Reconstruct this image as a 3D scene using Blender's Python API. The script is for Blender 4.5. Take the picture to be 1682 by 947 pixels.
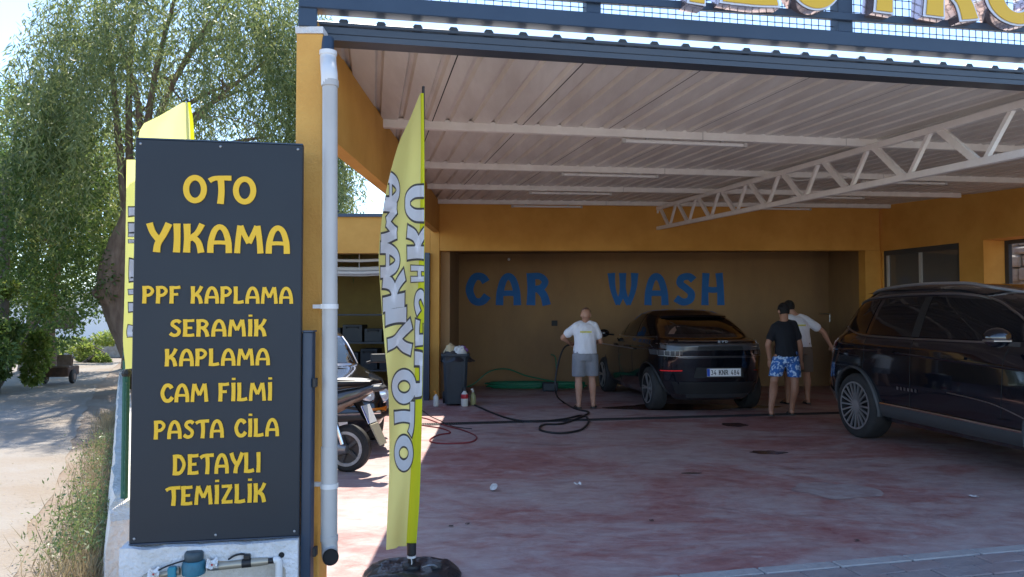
import bpy, bmesh, math, random
from mathutils import Vector, Matrix, noise
R = math.radians
for o in list(bpy.data.objects): bpy.data.objects.remove(o)
scene = bpy.context.scene
col = scene.collection
# ------------------------------------------------------------------ camera, sky, sun, exposure
F, CX, CY, PITCH, EYE = 1247.0, 841.0, 473.5, R(1.9), 1.5
cam = bpy.data.cameras.new('camera'); cam_o = bpy.data.objects.new('camera', cam); col.objects.link(cam_o)
cam_o.location = (0, 0, EYE); cam_o.rotation_euler = (R(90) + PITCH, 0, 0)
cam.sensor_width = 36; cam.lens = 36 * F / 1682; cam.clip_end = 2000; cam.clip_start = .05
scene.camera = cam_o
SUN = Vector((-.45, 2.2, 3.45)).normalized()
world = bpy.data.worlds.new('World'); scene.world = world; world.use_nodes = True
wn = world.node_tree; bg = wn.nodes['Background']
sky = wn.nodes.new('ShaderNodeTexSky'); sky.sky_type = 'NISHITA'; sky.sun_disc = False
sky.sun_elevation = math.asin(SUN.z); sky.sun_rotation = math.atan2(SUN.x, SUN.y)
sky.air_density = .75; sky.dust_density = .15; sky.ozone_density = 1.8
wn.links.new(sky.outputs[0], bg.inputs[0]); bg.inputs[1].default_value = .145
sl = bpy.data.lights.new('sun', 'SUN'); sl.energy = 3.0; sl.angle = R(.53); sl.color = (1, .93, .82)
so = bpy.data.objects.new('sun', sl); col.objects.link(so); so.rotation_euler = SUN.to_track_quat('Z', 'Y').to_euler(); so.location = (0, 0, 20)
scene.view_settings.view_transform = 'Standard'; scene.view_settings.look = 'None'
scene.view_settings.exposure = 1.68; scene.view_settings.gamma = 1
scene.render.engine = 'CYCLES'
scene.cycles.max_bounces = 10; scene.cycles.diffuse_bounces = 6; scene.cycles.transparent_max_bounces = 12

# ------------------------------------------------------------------ helpers
def ray(px, py):
    u, v = (px - CX) / F, (CY - py) / F
    return Vector((u, math.cos(PITCH) - v * math.sin(PITCH), math.sin(PITCH) + v * math.cos(PITCH)))
def at(px, py, Y):                 # surveyed point at distance Y from the camera line
    d = ray(px, py); return Vector((0, 0, EYE)) + d * (Y / d.y)
def gnd(px, py, z=0.0):
    d = ray(px, py); return Vector((0, 0, EYE)) + d * ((z - EYE) / d.z)
def onroof(px, py, dz=0.0):
    d = ray(px, py); k = (RZ + dz - EYE) / (d.z - RS * d.y); return Vector((0, 0, EYE)) + d * k
RZ, RS = 2.86, .0456               # canopy sheet: z = RZ + RS * y
def roofz(p, dz=0.0): return RZ + RS * p[1] + dz
V = Vector
def lerp(a, b, t): return a + (b - a) * t
def full(o):
    m = Matrix.Identity(4)
    while o: m = o.matrix_basis @ m; o = o.parent
    return m
def tag(o, label=None, cat=None, group=None, kind=None):
    if label: o['label'] = label
    if cat: o['category'] = cat
    if group: o['group'] = group
    if kind: o['kind'] = kind
    return o
def thing(name, label, cat, loc=(0, 0, 0), rz=0, group=None):
    o = bpy.data.objects.new(name, None); col.objects.link(o); o.empty_display_size = .2
    o.location = loc; o.rotation_euler = (0, 0, rz)
    return tag(o, label, cat, group)
def copy_tree(o, parent=None):
    c = o.copy(); col.objects.link(c); c.parent = parent
    for ch in list(o.children): copy_tree(ch, c)
    return c
def crom(pts, n=6, closed=False):
    P = [V(p) for p in pts]; N = len(P); out = []
    if N < 3: return [P[0].lerp(P[-1], i / n) for i in range(n + 1)]
    rng = N if closed else N - 1
    for i in range(rng):
        if closed: a, b, c, d = P[i-1], P[i], P[(i+1) % N], P[(i+2) % N]
        else: a, b, c, d = P[max(i-1, 0)], P[i], P[i+1], P[min(i+2, N-1)]
        for k in range(n):
            t = k / n
            out.append(.5 * ((2*b) + (c-a)*t + (2*a-5*b+4*c-d)*t*t + (3*b-a-3*c+d)*t*t*t))
    if not closed: out.append(P[-1].copy())
    return out
class MB:
    def __init__(s): s.v = []; s.f = []; s.mi = []
    def add(s, vs, fs, m=0):
        b = len(s.v); s.v += [V(p) for p in vs]; s.f += [tuple(i + b for i in f) for f in fs]; s.mi += [m] * len(fs); return s
    def box(s, c, d, rz=0, mat=None, m=0):
        vs = [V((x*d[0]/2, y*d[1]/2, z*d[2]/2)) for z in (-1, 1) for y in (-1, 1) for x in (-1, 1)]
        M = mat if mat else Matrix.Rotation(rz, 4, 'Z')
        c = V(c)
        return s.add([c + M @ p for p in vs], [(0,2,3,1),(4,5,7,6),(0,1,5,4),(2,6,7,3),(0,4,6,2),(1,3,7,5)], m)
    def bx(s, a, b, m=0):
        a, b = V(a), V(b); return s.box((a+b)/2, [abs(q) for q in (b-a)], m=m)
    def bar(s, a, b, w, h, up=(0,0,1), m=0):       # box beam from a to b
        a, b = V(a), V(b); d = (b-a); L = d.length; d.normalize(); up = V(up)
        sd = d.cross(up); sd = sd.normalized() if sd.length > 1e-6 else V((1,0,0)); u2 = sd.cross(d)
        vs = []
        for p in (a, b):
            for q in (-1, 1):
                for r in (-1, 1): vs.append(p + sd*(q*w/2) + u2*(r*h/2))
        return s.add(vs, [(0,1,3,2),(4,6,7,5),(0,4,5,1),(2,3,7,6),(0,2,6,4),(1,5,7,3)], m)
    def prism(s, poly, off, m=0):                  # planar polygon extruded by a vector
        n = len(poly); off = V(off); P = [V(p) for p in poly]
        return s.add(P + [p + off for p in P], [tuple(range(n))[::-1], tuple(range(n, 2*n))] + [(i, (i+1) % n, n+(i+1) % n, n+i) for i in range(n)], m)
    def tube(s, pts, r, n=10, cap=True, sq=None, m=0):
        P = [V(p) for p in pts]; N = len(P); rr = r if isinstance(r, (list, tuple)) else [r]*N
        T = [(P[min(i+1, N-1)] - P[max(i-1, 0)]).normalized() for i in range(N)]
        a = V((0,0,1)) if abs(T[0].z) < .9 else V((1,0,0)); u = T[0].cross(a).normalized(); vs = []
        for i in range(N):
            u = (u - T[i]*u.dot(T[i])); u = u.normalized() if u.length > 1e-6 else T[i].orthogonal().normalized(); w = T[i].cross(u)
            for k in range(n):
                an = 2*math.pi*k/n; x, y = math.cos(an)*rr[i], math.sin(an)*rr[i]
                if sq: x *= sq[0]; y *= sq[1]
                vs.append(P[i] + u*x + w*y)
        fs = [(i*n+k, i*n+(k+1) % n, (i+1)*n+(k+1) % n, (i+1)*n+k) for i in range(N-1) for k in range(n)]
        if cap: fs += [tuple(range(n))[::-1], tuple(range((N-1)*n, N*n))]
        return s.add(vs, fs, m)
    def loft(s, rings, cap=True, closed=True, m=0):
        n = len(rings[0]); vs = [p for r in rings for p in r]; N = len(rings); kk = n if closed else n-1
        fs = [(i*n+k, i*n+(k+1) % n, (i+1)*n+(k+1) % n, (i+1)*n+k) for i in range(N-1) for k in range(kk)]
        if cap: fs += [tuple(range(n))[::-1], tuple(range((N-1)*n, N*n))]
        return s.add(vs, fs, m)
    def lathe(s, prof, c=(0,0,0), n=20, M=None, m=0, cap=True):   # prof: (r, z)
        c = V(c); M = M or Matrix.Identity(4)
        return s.loft([[c + M @ V((r*math.cos(2*math.pi*k/n), r*math.sin(2*math.pi*k/n), z)) for k in range(n)] for r, z in prof], m=m, cap=cap)
    def ball(s, c, r, n=12, k=8, M=None, m=0):
        r = r if isinstance(r, (list, tuple)) else (r, r, r); c = V(c); M = M or Matrix.Identity(4)
        rings = []
        for i in range(k+1):
            a = math.pi*i/k; a = min(max(a, .02), math.pi-.02)
            rings.append([c + M @ V((r[0]*math.sin(a)*math.cos(2*math.pi*j/n), r[1]*math.sin(a)*math.sin(2*math.pi*j/n), -r[2]*math.cos(a))) for j in range(n)])
        return s.loft(rings, m=m)
    def grid(s, fn, nu, nv, m=0):
        vs = [fn(i/nu, j/nv) for j in range(nv+1) for i in range(nu+1)]
        return s.add(vs, [(j*(nu+1)+i, j*(nu+1)+i+1, (j+1)*(nu+1)+i+1, (j+1)*(nu+1)+i) for j in range(nv) for i in range(nu)], m)
    def build(s, name, mat, parent=None, world=True, smooth=False, bev=0, fix=True, seg=1):
        me = bpy.data.meshes.new(name); vs = s.v
        if parent is not None and world:
            inv = full(parent).inverted(); vs = [inv @ p for p in vs]
        me.from_pydata([tuple(p) for p in vs], [], s.f)
        mats = mat if isinstance(mat, (list, tuple)) else [mat]
        for q in mats: me.materials.append(MT[q] if isinstance(q, str) else q)
        if len(mats) > 1: me.polygons.foreach_set('material_index', s.mi)
        if fix:
            bm = bmesh.new(); bm.from_mesh(me); bmesh.ops.recalc_face_normals(bm, faces=bm.faces); bm.to_mesh(me); bm.free()
        if smooth:
            me.polygons.foreach_set('use_smooth', [True]*len(me.polygons))
            me.set_sharp_from_angle(angle=R(40))
        me.update()
        o = bpy.data.objects.new(name, me); col.objects.link(o); o.parent = parent
        if bev:
            b = o.modifiers.new('bevel', 'BEVEL'); b.width = bev; b.segments = seg; b.limit_method = 'ANGLE'; b.angle_limit = R(40)
        return o
def bake(o, keep_smooth=True):
    dg = bpy.context.evaluated_depsgraph_get(); me = bpy.data.meshes.new_from_object(o.evaluated_get(dg))
    o.modifiers.clear(); o.data = me
    if keep_smooth: me.polygons.foreach_set('use_smooth', [True]*len(me.polygons))
    return o
def remesh(o, vox, sm=6):
    m = o.modifiers.new('r', 'REMESH'); m.mode = 'VOXEL'; m.voxel_size = vox
    m2 = o.modifiers.new('s', 'SMOOTH'); m2.iterations = sm; m2.factor = .5
    return bake(o)
# ------------------------------------------------------------------ materials
MT = {}
def mat(name, c, rough=.6, metal=0, c2=None, scale=4.0, detail=5, lo=.35, hi=.65, bump=0, bscale=60, coat=0, spec=.5, trans=0, stretch=None, rvar=0, alpha=None, emit=None):
    m = bpy.data.materials.new(name); m.use_nodes = True; nt = m.node_tree; b = nt.nodes['Principled BSDF']
    b.inputs['Base Color'].default_value = (*c, 1); b.inputs['Roughness'].default_value = rough; b.inputs['Metallic'].default_value = metal
    b.inputs['Coat Weight'].default_value = coat; b.inputs['Coat Roughness'].default_value = .04; b.inputs['Specular IOR Level'].default_value = spec
    if trans: b.inputs['Transmission Weight'].default_value = trans
    L = nt.links.new
    tc = nt.nodes.new('ShaderNodeTexCoord'); src = tc.outputs['Object']
    if stretch:
        mp = nt.nodes.new('ShaderNodeMapping'); mp.inputs['Scale'].default_value = stretch; L(src, mp.inputs[0]); src = mp.outputs[0]
    if c2:
        n = nt.nodes.new('ShaderNodeTexNoise'); n.inputs['Scale'].default_value = scale; n.inputs['Detail'].default_value = detail; n.inputs['Roughness'].default_value = .62
        L(src, n.inputs[0])
        r = nt.nodes.new('ShaderNodeValToRGB'); r.color_ramp.elements[0].position = lo; r.color_ramp.elements[1].position = hi
        r.color_ramp.elements[0].color = (*c, 1); r.color_ramp.elements[1].color = (*c2, 1)
        L(n.outputs[0], r.inputs[0]); L(r.outputs[0], b.inputs['Base Color'])
        if rvar:
            mr = nt.nodes.new('ShaderNodeMapRange'); mr.inputs[1].default_value = .3; mr.inputs[2].default_value = .7
            mr.inputs[3].default_value = rough - rvar; mr.inputs[4].default_value = rough + rvar; L(n.outputs[0], mr.inputs[0]); L(mr.outputs[0], b.inputs['Roughness'])
    if bump:
        n2 = nt.nodes.new('ShaderNodeTexNoise'); n2.inputs['Scale'].default_value = bscale; n2.inputs['Detail'].default_value = 4; L(src, n2.inputs[0])
        bp = nt.nodes.new('ShaderNodeBump'); bp.inputs['Strength'].default_value = bump; bp.inputs['Distance'].default_value = .02
        L(n2.outputs[0], bp.inputs['Height']); L(bp.outputs[0], b.inputs['Normal'])
    if emit: b.inputs['Emission Color'].default_value = (*emit, 1); b.inputs['Emission Strength'].default_value = 1
    MT[name] = m; return m
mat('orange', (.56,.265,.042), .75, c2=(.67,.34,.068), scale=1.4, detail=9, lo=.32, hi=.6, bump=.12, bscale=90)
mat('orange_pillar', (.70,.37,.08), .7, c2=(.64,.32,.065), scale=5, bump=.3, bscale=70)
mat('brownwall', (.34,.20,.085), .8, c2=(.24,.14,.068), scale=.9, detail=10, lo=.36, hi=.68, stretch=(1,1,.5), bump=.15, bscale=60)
mat('olivewall', (.36,.25,.07), .85, c2=(.30,.2,.06), scale=2, bump=.1)
mat('navy', (.022,.042,.075), .38, c2=(.028,.05,.085), scale=3, spec=.5, bump=.03, bscale=20)
mat('panel', (.020,.026,.034), .45, c2=(.026,.032,.04), scale=1.3, spec=.28, rvar=.14, detail=9)
mat('gutter', (.035,.047,.065), .35, c2=(.05,.06,.075), scale=2, spec=.6, stretch=(1,1,8))
mat('yellow', (.80,.47,.012), .5)
mat('blueletter', (.010,.14,.44), .7, c2=(.012,.115,.36), scale=3)
mat('sheet', (.72,.69,.645), .45, c2=(.58,.535,.49), scale=1.8, detail=9, spec=.5, stretch=(3,.4,1), bump=.05, bscale=8)
mat('seam', (.02,.018,.016), .9)
mat('whitesteel', (.82,.79,.75), .5, c2=(.74,.70,.66), scale=6)
mat('pvc', (.50,.485,.46), .4, c2=(.42,.405,.385), scale=3, stretch=(1,1,.5))
mat('pvcwhite', (.70,.69,.67), .35)
mat('darkhole', (.012,.012,.012), .9)
mat('stucco', (.74,.74,.75), .95, c2=(.6,.59,.57), scale=7, bump=.9, bscale=38)
mat('stucco_rough', (.62,.58,.52), .95, c2=(.72,.7,.67), scale=9, bump=1.0, bscale=30)
mat('pale_paving', (.42,.40,.375), .9, c2=(.36,.34,.32), scale=6, bump=.4)  # unseen street, tone raised so it bounces sunlight under the canopy
mat('rubber', (.016,.016,.017), .75, c2=(.03,.029,.028), scale=12)
mat('blackplastic', (.013,.013,.014), .5)
mat('greyplastic', (.05,.052,.055), .55)
mat('paint_black', (.003,.004,.007), .16, coat=1, spec=.5)
mat('scootergrey', (.075,.075,.08), .22, .5, coat=.6)
mat('paint_navy', (.003,.0045,.009), .15, coat=1, spec=.5)
mat('glassdark', (.004,.005,.007), .04, spec=.6)
mat('windshield', (.03,.05,.07), .03, spec=.5)
mat('chrome', (.78,.78,.8), .12, 1)
mat('satin', (.45,.45,.46), .3, 1)
mat('alloy', (.5,.5,.51), .35, .8)
mat('darkalloy', (.06,.06,.065), .4, .6)
mat('redlight', (.30,.006,.008), .15, coat=1)
mat('redglow', (.8,.02,.02), .3, emit=(.05,.001,.002))
mat('orangelight', (.75,.2,.02), .2)
mat('greylight', (.06,.06,.065), .3, coat=.3)
mat('windowglass', (.10,.095,.09), .06, spec=1)
mat('lamp', (.75,.78,.8), .08, .3, spec=.8)
mat('platewhite', (.80,.80,.80), .4)
mat('plateblue', (.01,.08,.5), .4)
mat('ink', (.012,.012,.014), .6)
mat('steelgrey', (.30,.31,.32), .4, .8)
mat('skin', (.50,.27,.18), .55, c2=(.44,.225,.145), scale=9)
mat('skin_tan', (.40,.205,.13), .55, c2=(.35,.17,.105), scale=9)
mat('hair', (.010,.008,.008), .8, bump=.6, bscale=120)
mat('hair_short', (.24,.135,.09), .8, bump=.4, bscale=160)
mat('tee_white', (.80,.80,.84), .9, c2=(.70,.70,.75), scale=7, bump=.9, bscale=11, stretch=(1,1,.5))
mat('tee_black', (.010,.012,.018), .9, bump=.9, bscale=11, stretch=(1,1,.5))
mat('shorts_grey', (.26,.265,.29), .9, c2=(.21,.215,.24), scale=9, bump=.8, bscale=12, stretch=(1,1,.6))
mat('shorts_brown', (.16,.125,.10), .9, bump=.2, bscale=16)
mat('shorts_blue', (.03,.13,.42), .85, c2=(.45,.6,.8), scale=22, detail=1, lo=.50, hi=.60)
mat('sandal', (.045,.04,.035), .7)
mat('printyellow', (.72,.68,.10), .8)
mat('binblue', (.022,.032,.042), .55, c2=(.028,.04,.05), scale=5)
mat('bagblack', (.018,.019,.024), .3, bump=.5, bscale=18)
mat('cloth_tan', (.55,.42,.24), .95, bump=.5, bscale=25)
mat('cloth_purple', (.22,.07,.22), .95, bump=.5, bscale=25)
mat('cloth_white', (.6,.57,.52), .95, bump=.5, bscale=25)
mat('bottle', (.66,.64,.58), .35, c2=(.7,.68,.6), scale=4)
mat('bottle_amber', (.36,.35,.16), .3)
mat('red', (.45,.02,.03), .45)
mat('orangecap', (.75,.3,.02), .45)
mat('hose_green', (.01,.16,.075), .4)
mat('hose_black', (.012,.012,.013), .45)
mat('hose_red', (.23,.03,.035), .5)
mat('paper', (.72,.72,.72), .8)
mat('clearcup', (.55,.55,.57), .25, c2=(.3,.3,.3), scale=30)
mat('litter_dark', (.05,.035,.03), .9)
mat('bark', (.13,.085,.06), .95, c2=(.23,.16,.115), scale=9, stretch=(1,1,.25), bump=1.0, bscale=22)
mat('bark_grey', (.2,.17,.14), .95, c2=(.11,.09,.075), scale=7, stretch=(1,1,.25), bump=.8, bscale=22)
mat('meterblue', (.03,.17,.24), .5, c2=(.02,.1,.15), scale=14)
mat('metertop', (.035,.06,.075), .5)
mat('tagteal', (.02,.22,.30), .5)
mat('brass', (.42,.38,.30), .45, .6)
mat('fence_green', (.012,.10,.065), .6)
mat('concrete', (.36,.345,.325), .9, c2=(.29,.275,.26), scale=6, bump=.4)
mat('far_white', (.85,.85,.84), .8)
mat('rust', (.14,.075,.045), .9, c2=(.07,.04,.03), scale=9)
mat('rust_light', (.28,.2,.15), .9, c2=(.2,.13,.09), scale=9)
mat('mudflap', (.30,.27,.19), .7)
mat('ringgrey', (.40,.40,.40), .4, c2=(.28,.27,.26), scale=20)
mat('gold', (.70,.42,.02), .35)
mat('trim', (.62,.68,.78), .3)
mat('mirrorside', (.55,.42,.40), .12, .9)
mat('room', (.16,.15,.14), .9)
mat('wallgrey', (.25,.24,.23), .9)
mat('stone', (.40,.385,.36), .95, c2=(.27,.25,.23), scale=7, bump=.7, bscale=22)
mat('paver', (.30,.265,.255), .9, c2=(.24,.20,.195), scale=5, bump=.4, bscale=40)
mat('paver_b', (.27,.205,.195), .9, c2=(.32,.27,.26), scale=5, bump=.4, bscale=40)
mat('kerb', (.40,.385,.37), .9, c2=(.33,.31,.30), scale=6, bump=.3)
mat('joint', (.12,.105,.10), .95)
mat('drain', (.028,.026,.028), .6, bump=.3, bscale=80)
mat('soap', (.05,.035,.035), .1)
def leafmat(name, a, b, tr=.45):
    m = bpy.data.materials.new(name); m.use_nodes = True; nt = m.node_tree; L = nt.links.new; pb = nt.nodes['Principled BSDF']; out = nt.nodes['Material Output']
    g = nt.nodes.new('ShaderNodeNewGeometry'); r = nt.nodes.new('ShaderNodeValToRGB')
    r.color_ramp.elements[0].color = (*a, 1); r.color_ramp.elements[1].color = (*b, 1); L(g.outputs['Random Per Island'], r.inputs[0])
    L(r.outputs[0], pb.inputs['Base Color']); pb.inputs['Roughness'].default_value = .42
    t = nt.nodes.new('ShaderNodeBsdfTranslucent'); mx = nt.nodes.new('ShaderNodeMixShader'); mx.inputs[0].default_value = tr
    hs = nt.nodes.new('ShaderNodeHueSaturation'); hs.inputs['Value'].default_value = 1.9; hs.inputs['Hue'].default_value = .485; L(r.outputs[0], hs.inputs['Color']); L(hs.outputs[0], t.inputs[0])
    L(pb.outputs[0], mx.inputs[1]); L(t.outputs[0], mx.inputs[2]); L(mx.outputs[0], out.inputs[0]); MT[name] = m
leafmat('leaf_pepper', (.06,.10,.032), (.19,.22,.085), .55)
leafmat('leaf_dark', (.04,.085,.02), (.11,.17,.045), .55)
leafmat('leaf_bright', (.07,.13,.022), (.19,.23,.05), .55)
leafmat('weed', (.13,.105,.055), (.30,.25,.14), .3)
leafmat('weed_green', (.05,.10,.03), (.15,.19,.07), .3)
def clothmat(name, c, tr, tcol):
    m = bpy.data.materials.new(name); m.use_nodes = True; nt = m.node_tree; L = nt.links.new; pb = nt.nodes['Principled BSDF']; out = nt.nodes['Material Output']
    pb.inputs['Base Color'].default_value = (*c, 1); pb.inputs['Roughness'].default_value = .8
    t = nt.nodes.new('ShaderNodeBsdfTranslucent'); t.inputs[0].default_value = (*tcol, 1); mx = nt.nodes.new('ShaderNodeMixShader'); mx.inputs[0].default_value = tr
    L(pb.outputs[0], mx.inputs[1]); L(t.outputs[0], mx.inputs[2]); L(mx.outputs[0], out.inputs[0]); MT[name] = m
clothmat('flagcloth', (.86,.84,.27), .6, (.93,.91,.36))
clothmat('flagsleeve', (.72,.74,.02), .45, (.78,.8,.02))
clothmat('flagwhite', (.92,.92,.95), .5, (.95,.95,.97))
clothmat('flagink', (.05,.045,.04), .05, (.05,.045,.04))
def floormat():
    m = bpy.data.materials.new('stamped_concrete'); m.use_nodes = True; nt = m.node_tree; L = nt.links.new; b = nt.nodes['Principled BSDF']
    tc = nt.nodes.new('ShaderNodeTexCoord')
    def nz(sc, det, st=(1,1,1), ro=.6, off=(0,0,0)):
        mp = nt.nodes.new('ShaderNodeMapping'); mp.inputs['Scale'].default_value = st; mp.inputs['Location'].default_value = off; L(tc.outputs['Object'], mp.inputs[0])
        n = nt.nodes.new('ShaderNodeTexNoise'); n.inputs['Scale'].default_value = sc; n.inputs['Detail'].default_value = det; n.inputs['Roughness'].default_value = ro; n.inputs['Distortion'].default_value = .6; L(mp.outputs[0], n.inputs[0]); return n.outputs[0]
    def ramp(src, e):
        r = nt.nodes.new('ShaderNodeValToRGB'); cr = r.color_ramp
        while len(cr.elements) < len(e): cr.elements.new(.5)
        for q, (p, c) in zip(cr.elements, e): q.position = p; q.color = (*c, 1)
        L(src, r.inputs[0]); return r.outputs[0]
    def mix(fac, a, c):
        x = nt.nodes.new('ShaderNodeMix'); x.data_type = 'RGBA'; L(fac, x.inputs[0])
        for s_, q in ((6, a), (7, c)):
            if isinstance(q, tuple): x.inputs[s_].default_value = (*q, 1)
            else: L(q, x.inputs[s_])
        return x.outputs[2]
    base = ramp(nz(.45, 13, (1,1.6,1), .72), [(.36, (.29,.085,.075)), (.445, (.35,.155,.14)), (.50, (.41,.29,.27)), (.62, (.46,.395,.37))])
    fine = ramp(nz(4, 12, (1,1.7,1), .74), [(.37, (.22,.07,.065)), (.50, (.36,.235,.22)), (.66, (.48,.41,.395))])
    c1 = nt.nodes.new('ShaderNodeMix'); c1.data_type = 'RGBA'; c1.inputs[0].default_value = .42; L(base, c1.inputs[6]); L(fine, c1.inputs[7])
    sc = ramp(nz(1.3, 13, (1,2.4,1), .80, (3,7,0)), [(.56, (0,0,0)), (.66, (1,1,1))])
    scb = nt.nodes.new('ShaderNodeMath'); scb.operation = 'MULTIPLY'; scb.inputs[1].default_value = .6; L(sc, scb.inputs[0])
    c2 = mix(scb.outputs[0], c1.outputs[2], (.52,.465,.44))
    st = ramp(nz(.9, 9, (1,2.2,1), .62, (11,2,0)), [(.60, (0,0,0)), (.68, (1,1,1))])
    stb = nt.nodes.new('ShaderNodeMath'); stb.operation = 'MULTIPLY'; stb.inputs[1].default_value = .5; L(st, stb.inputs[0])
    c3 = mix(stb.outputs[0], c2, (.17,.065,.062))
    sk = ramp(nz(26, 3, (1,1,1), .5, (1,9,0)), [(.70, (0,0,0)), (.74, (1,1,1))])
    skb = nt.nodes.new('ShaderNodeMath'); skb.operation = 'MULTIPLY'; skb.inputs[1].default_value = .35; L(sk, skb.inputs[0])
    c3 = mix(skb.outputs[0], c3, (.10,.06,.055))
    L(c3, b.inputs['Base Color'])
    rg = nt.nodes.new('ShaderNodeMapRange'); rg.inputs[1].default_value = .3; rg.inputs[2].default_value = .7; rg.inputs[3].default_value = .42; rg.inputs[4].default_value = .75
    L(nz(2.2, 6, off=(5,5,5)), rg.inputs[0]); L(rg.outputs[0], b.inputs['Roughness'])
    bp = nt.nodes.new('ShaderNodeBump'); bp.inputs['Strength'].default_value = .35; bp.inputs['Distance'].default_value = .01
    L(nz(14, 6, (1,2,1)), bp.inputs['Height']); L(bp.outputs[0], b.inputs['Normal']); MT['floor'] = m
floormat()
mat('dirt', (.265,.225,.18), .95, c2=(.20,.14,.095), scale=.9, detail=9, bump=.7, bscale=25)
mat('road', (.27,.245,.215), .95, c2=(.235,.185,.135), scale=.5, detail=12, lo=.40, hi=.62, bump=.5, bscale=30)
mat('patch', (.40,.34,.32), .85, c2=(.29,.19,.18), scale=6, detail=8)
mat('wet', (.055,.022,.022), .22, c2=(.09,.045,.042), scale=5)
# ------------------------------------------------------------------ lettering
def ell(cx, cy, rx, ry, n=9, a0=0): return [(cx + rx*math.sin(a0+2*math.pi*i/n), cy + ry*math.cos(a0+2*math.pi*i/n)) for i in range(n)]
STEM = [(.11,1),(.125,.5),(.11,0)]
GL = {   # glyph: (advance, [(points, width, closed)])
 'O': (.80, [(ell(.40,.5,.285,.40,12), .20, 1)]),
 'T': (.70, [([(.0,.80),(.2,.90),(.72,.92)], .17, 0), ([(.37,.9),(.40,.45),(.37,0)], .21, 0)]),
 'Y': (.70, [([(.06,1),(.17,.68),(.36,.42)], .2, 0), ([(.66,1),(.5,.62),(.33,.3),(.29,0)], .21, 0)]),
 'I': (.30, [([(.15,1),(.165,.5),(.15,0)], .21, 0)]),
 'K': (.68, [(STEM, .21, 0), ([(.58,1),(.42,.68),(.16,.45)], .18, 0), ([(.27,.56),(.47,.36),(.56,0)], .2, 0)]),
 'A': (.80, [([(.11,0),(.13,.4),(.24,.78),(.40,.91),(.56,.78),(.67,.4),(.69,0)], .19, 0), ([(.17,.36),(.40,.37),(.63,.36)], .14, 0)]),
 'M': (.94, [([(.1,0),(.13,.5),(.19,.97)], .18, 0), ([(.2,.96),(.32,.66),(.47,.36)], .17, 0), ([(.47,.36),(.6,.66),(.72,.96)], .17, 0), ([(.73,.97),(.8,.5),(.84,0)], .19, 0)]),
 'P': (.66, [(STEM, .21, 0), ([(.12,.905),(.38,.91),(.54,.72),(.40,.5),(.16,.46)], .17, 0)]),
 'F': (.60, [(STEM, .21, 0), ([(.12,.91),(.36,.91),(.57,.94)], .17, 0), ([(.14,.52),(.46,.53)], .15, 0)]),
 'L': (.58, [(STEM, .21, 0), ([(.12,.09),(.32,.08),(.55,.13)], .18, 0)]),
 'S': (.64, [([(.56,.80),(.43,.905),(.22,.86),(.17,.68),(.34,.53),(.50,.36),(.45,.15),(.25,.085),(.05,.2)], .18, 0)]),
 'E': (.62, [(STEM, .21, 0), ([(.12,.91),(.36,.91),(.57,.93)], .16, 0), ([(.14,.5),(.47,.51)], .14, 0), ([(.12,.09),(.36,.08),(.58,.11)], .17, 0)]),
 'R': (.70, [(STEM, .21, 0), ([(.12,.905),(.38,.91),(.54,.74),(.42,.54),(.2,.50)], .17, 0), ([(.33,.52),(.50,.3),(.58,0)], .2, 0)]),
 'C': (.70, [([(.62,.74),(.50,.89),(.28,.87),(.13,.5),(.26,.14),(.50,.10),(.66,.28)], .2, 0)]),
 'D': (.74, [(STEM, .21, 0), ([(.12,.91),(.42,.87),(.60,.5),(.42,.13),(.12,.09)], .18, 0)]),
 'Z': (.66, [([(.05,.90),(.3,.91),(.58,.91)], .16, 0), ([(.52,.88),(.12,.12)], .18, 0), ([(.06,.09),(.3,.09),(.62,.10)], .17, 0)]),
 'W': (.96, [([(.09,1),(.14,.5),(.305,.02)], (.2,.11), 0), ([(.295,.02),(.45,.42),(.46,1)], (.11,.19), 0), ([(.655,.02),(.54,.25),(.46,.52)], (.11,.17), 0), ([(.645,.02),(.82,.5),(.86,1)], (.11,.2), 0)]),
 'H': (.72, [([(.14,1),(.11,.5),(.10,0)], .19, 0), ([(.58,1),(.62,.5),(.63,0)], .19, 0), ([(.13,.5),(.38,.47),(.6,.5)], .15, 0)]),
 'U': (.76, [([(.11,1),(.12,.45),(.24,.13),(.38,.09),(.52,.13),(.64,.45),(.65,1)], .2, 0)]),
 'N': (.72, [(STEM, .18, 0), ([(.12,.95),(.60,.05)], .18, 0), ([(.6,0),(.6,1)], .18, 0)]),
 'B': (.66, [(STEM, .18, 0), ([(.12,.91),(.4,.9),(.5,.72),(.38,.53),(.14,.51)], .15, 0), ([(.2,.5),(.45,.46),(.54,.27),(.42,.09),(.12,.08)], .15, 0)]),
 '3': (.60, [([(.08,.84),(.27,.92),(.46,.76),(.28,.54)], .16, 0), ([(.26,.54),(.50,.36),(.40,.1),(.2,.08),(.05,.18)], .16, 0)]),
 '4': (.62, [([(.40,1),(.08,.32)], .15, 0), ([(.05,.28),(.58,.28)], .15, 0), ([(.42,.6),(.42,0)], .16, 0)]),
 '8': (.62, [(ell(.31,.74,.17,.18,8), .15, 1), (ell(.31,.28,.2,.21,8), .15, 1)]),
 ' ': (.42, []),
}
GL['\u0130'] = (.30, GL['I'][1] + [([(.165,1.14),(.165,1.26)], .2, 0)])
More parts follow.
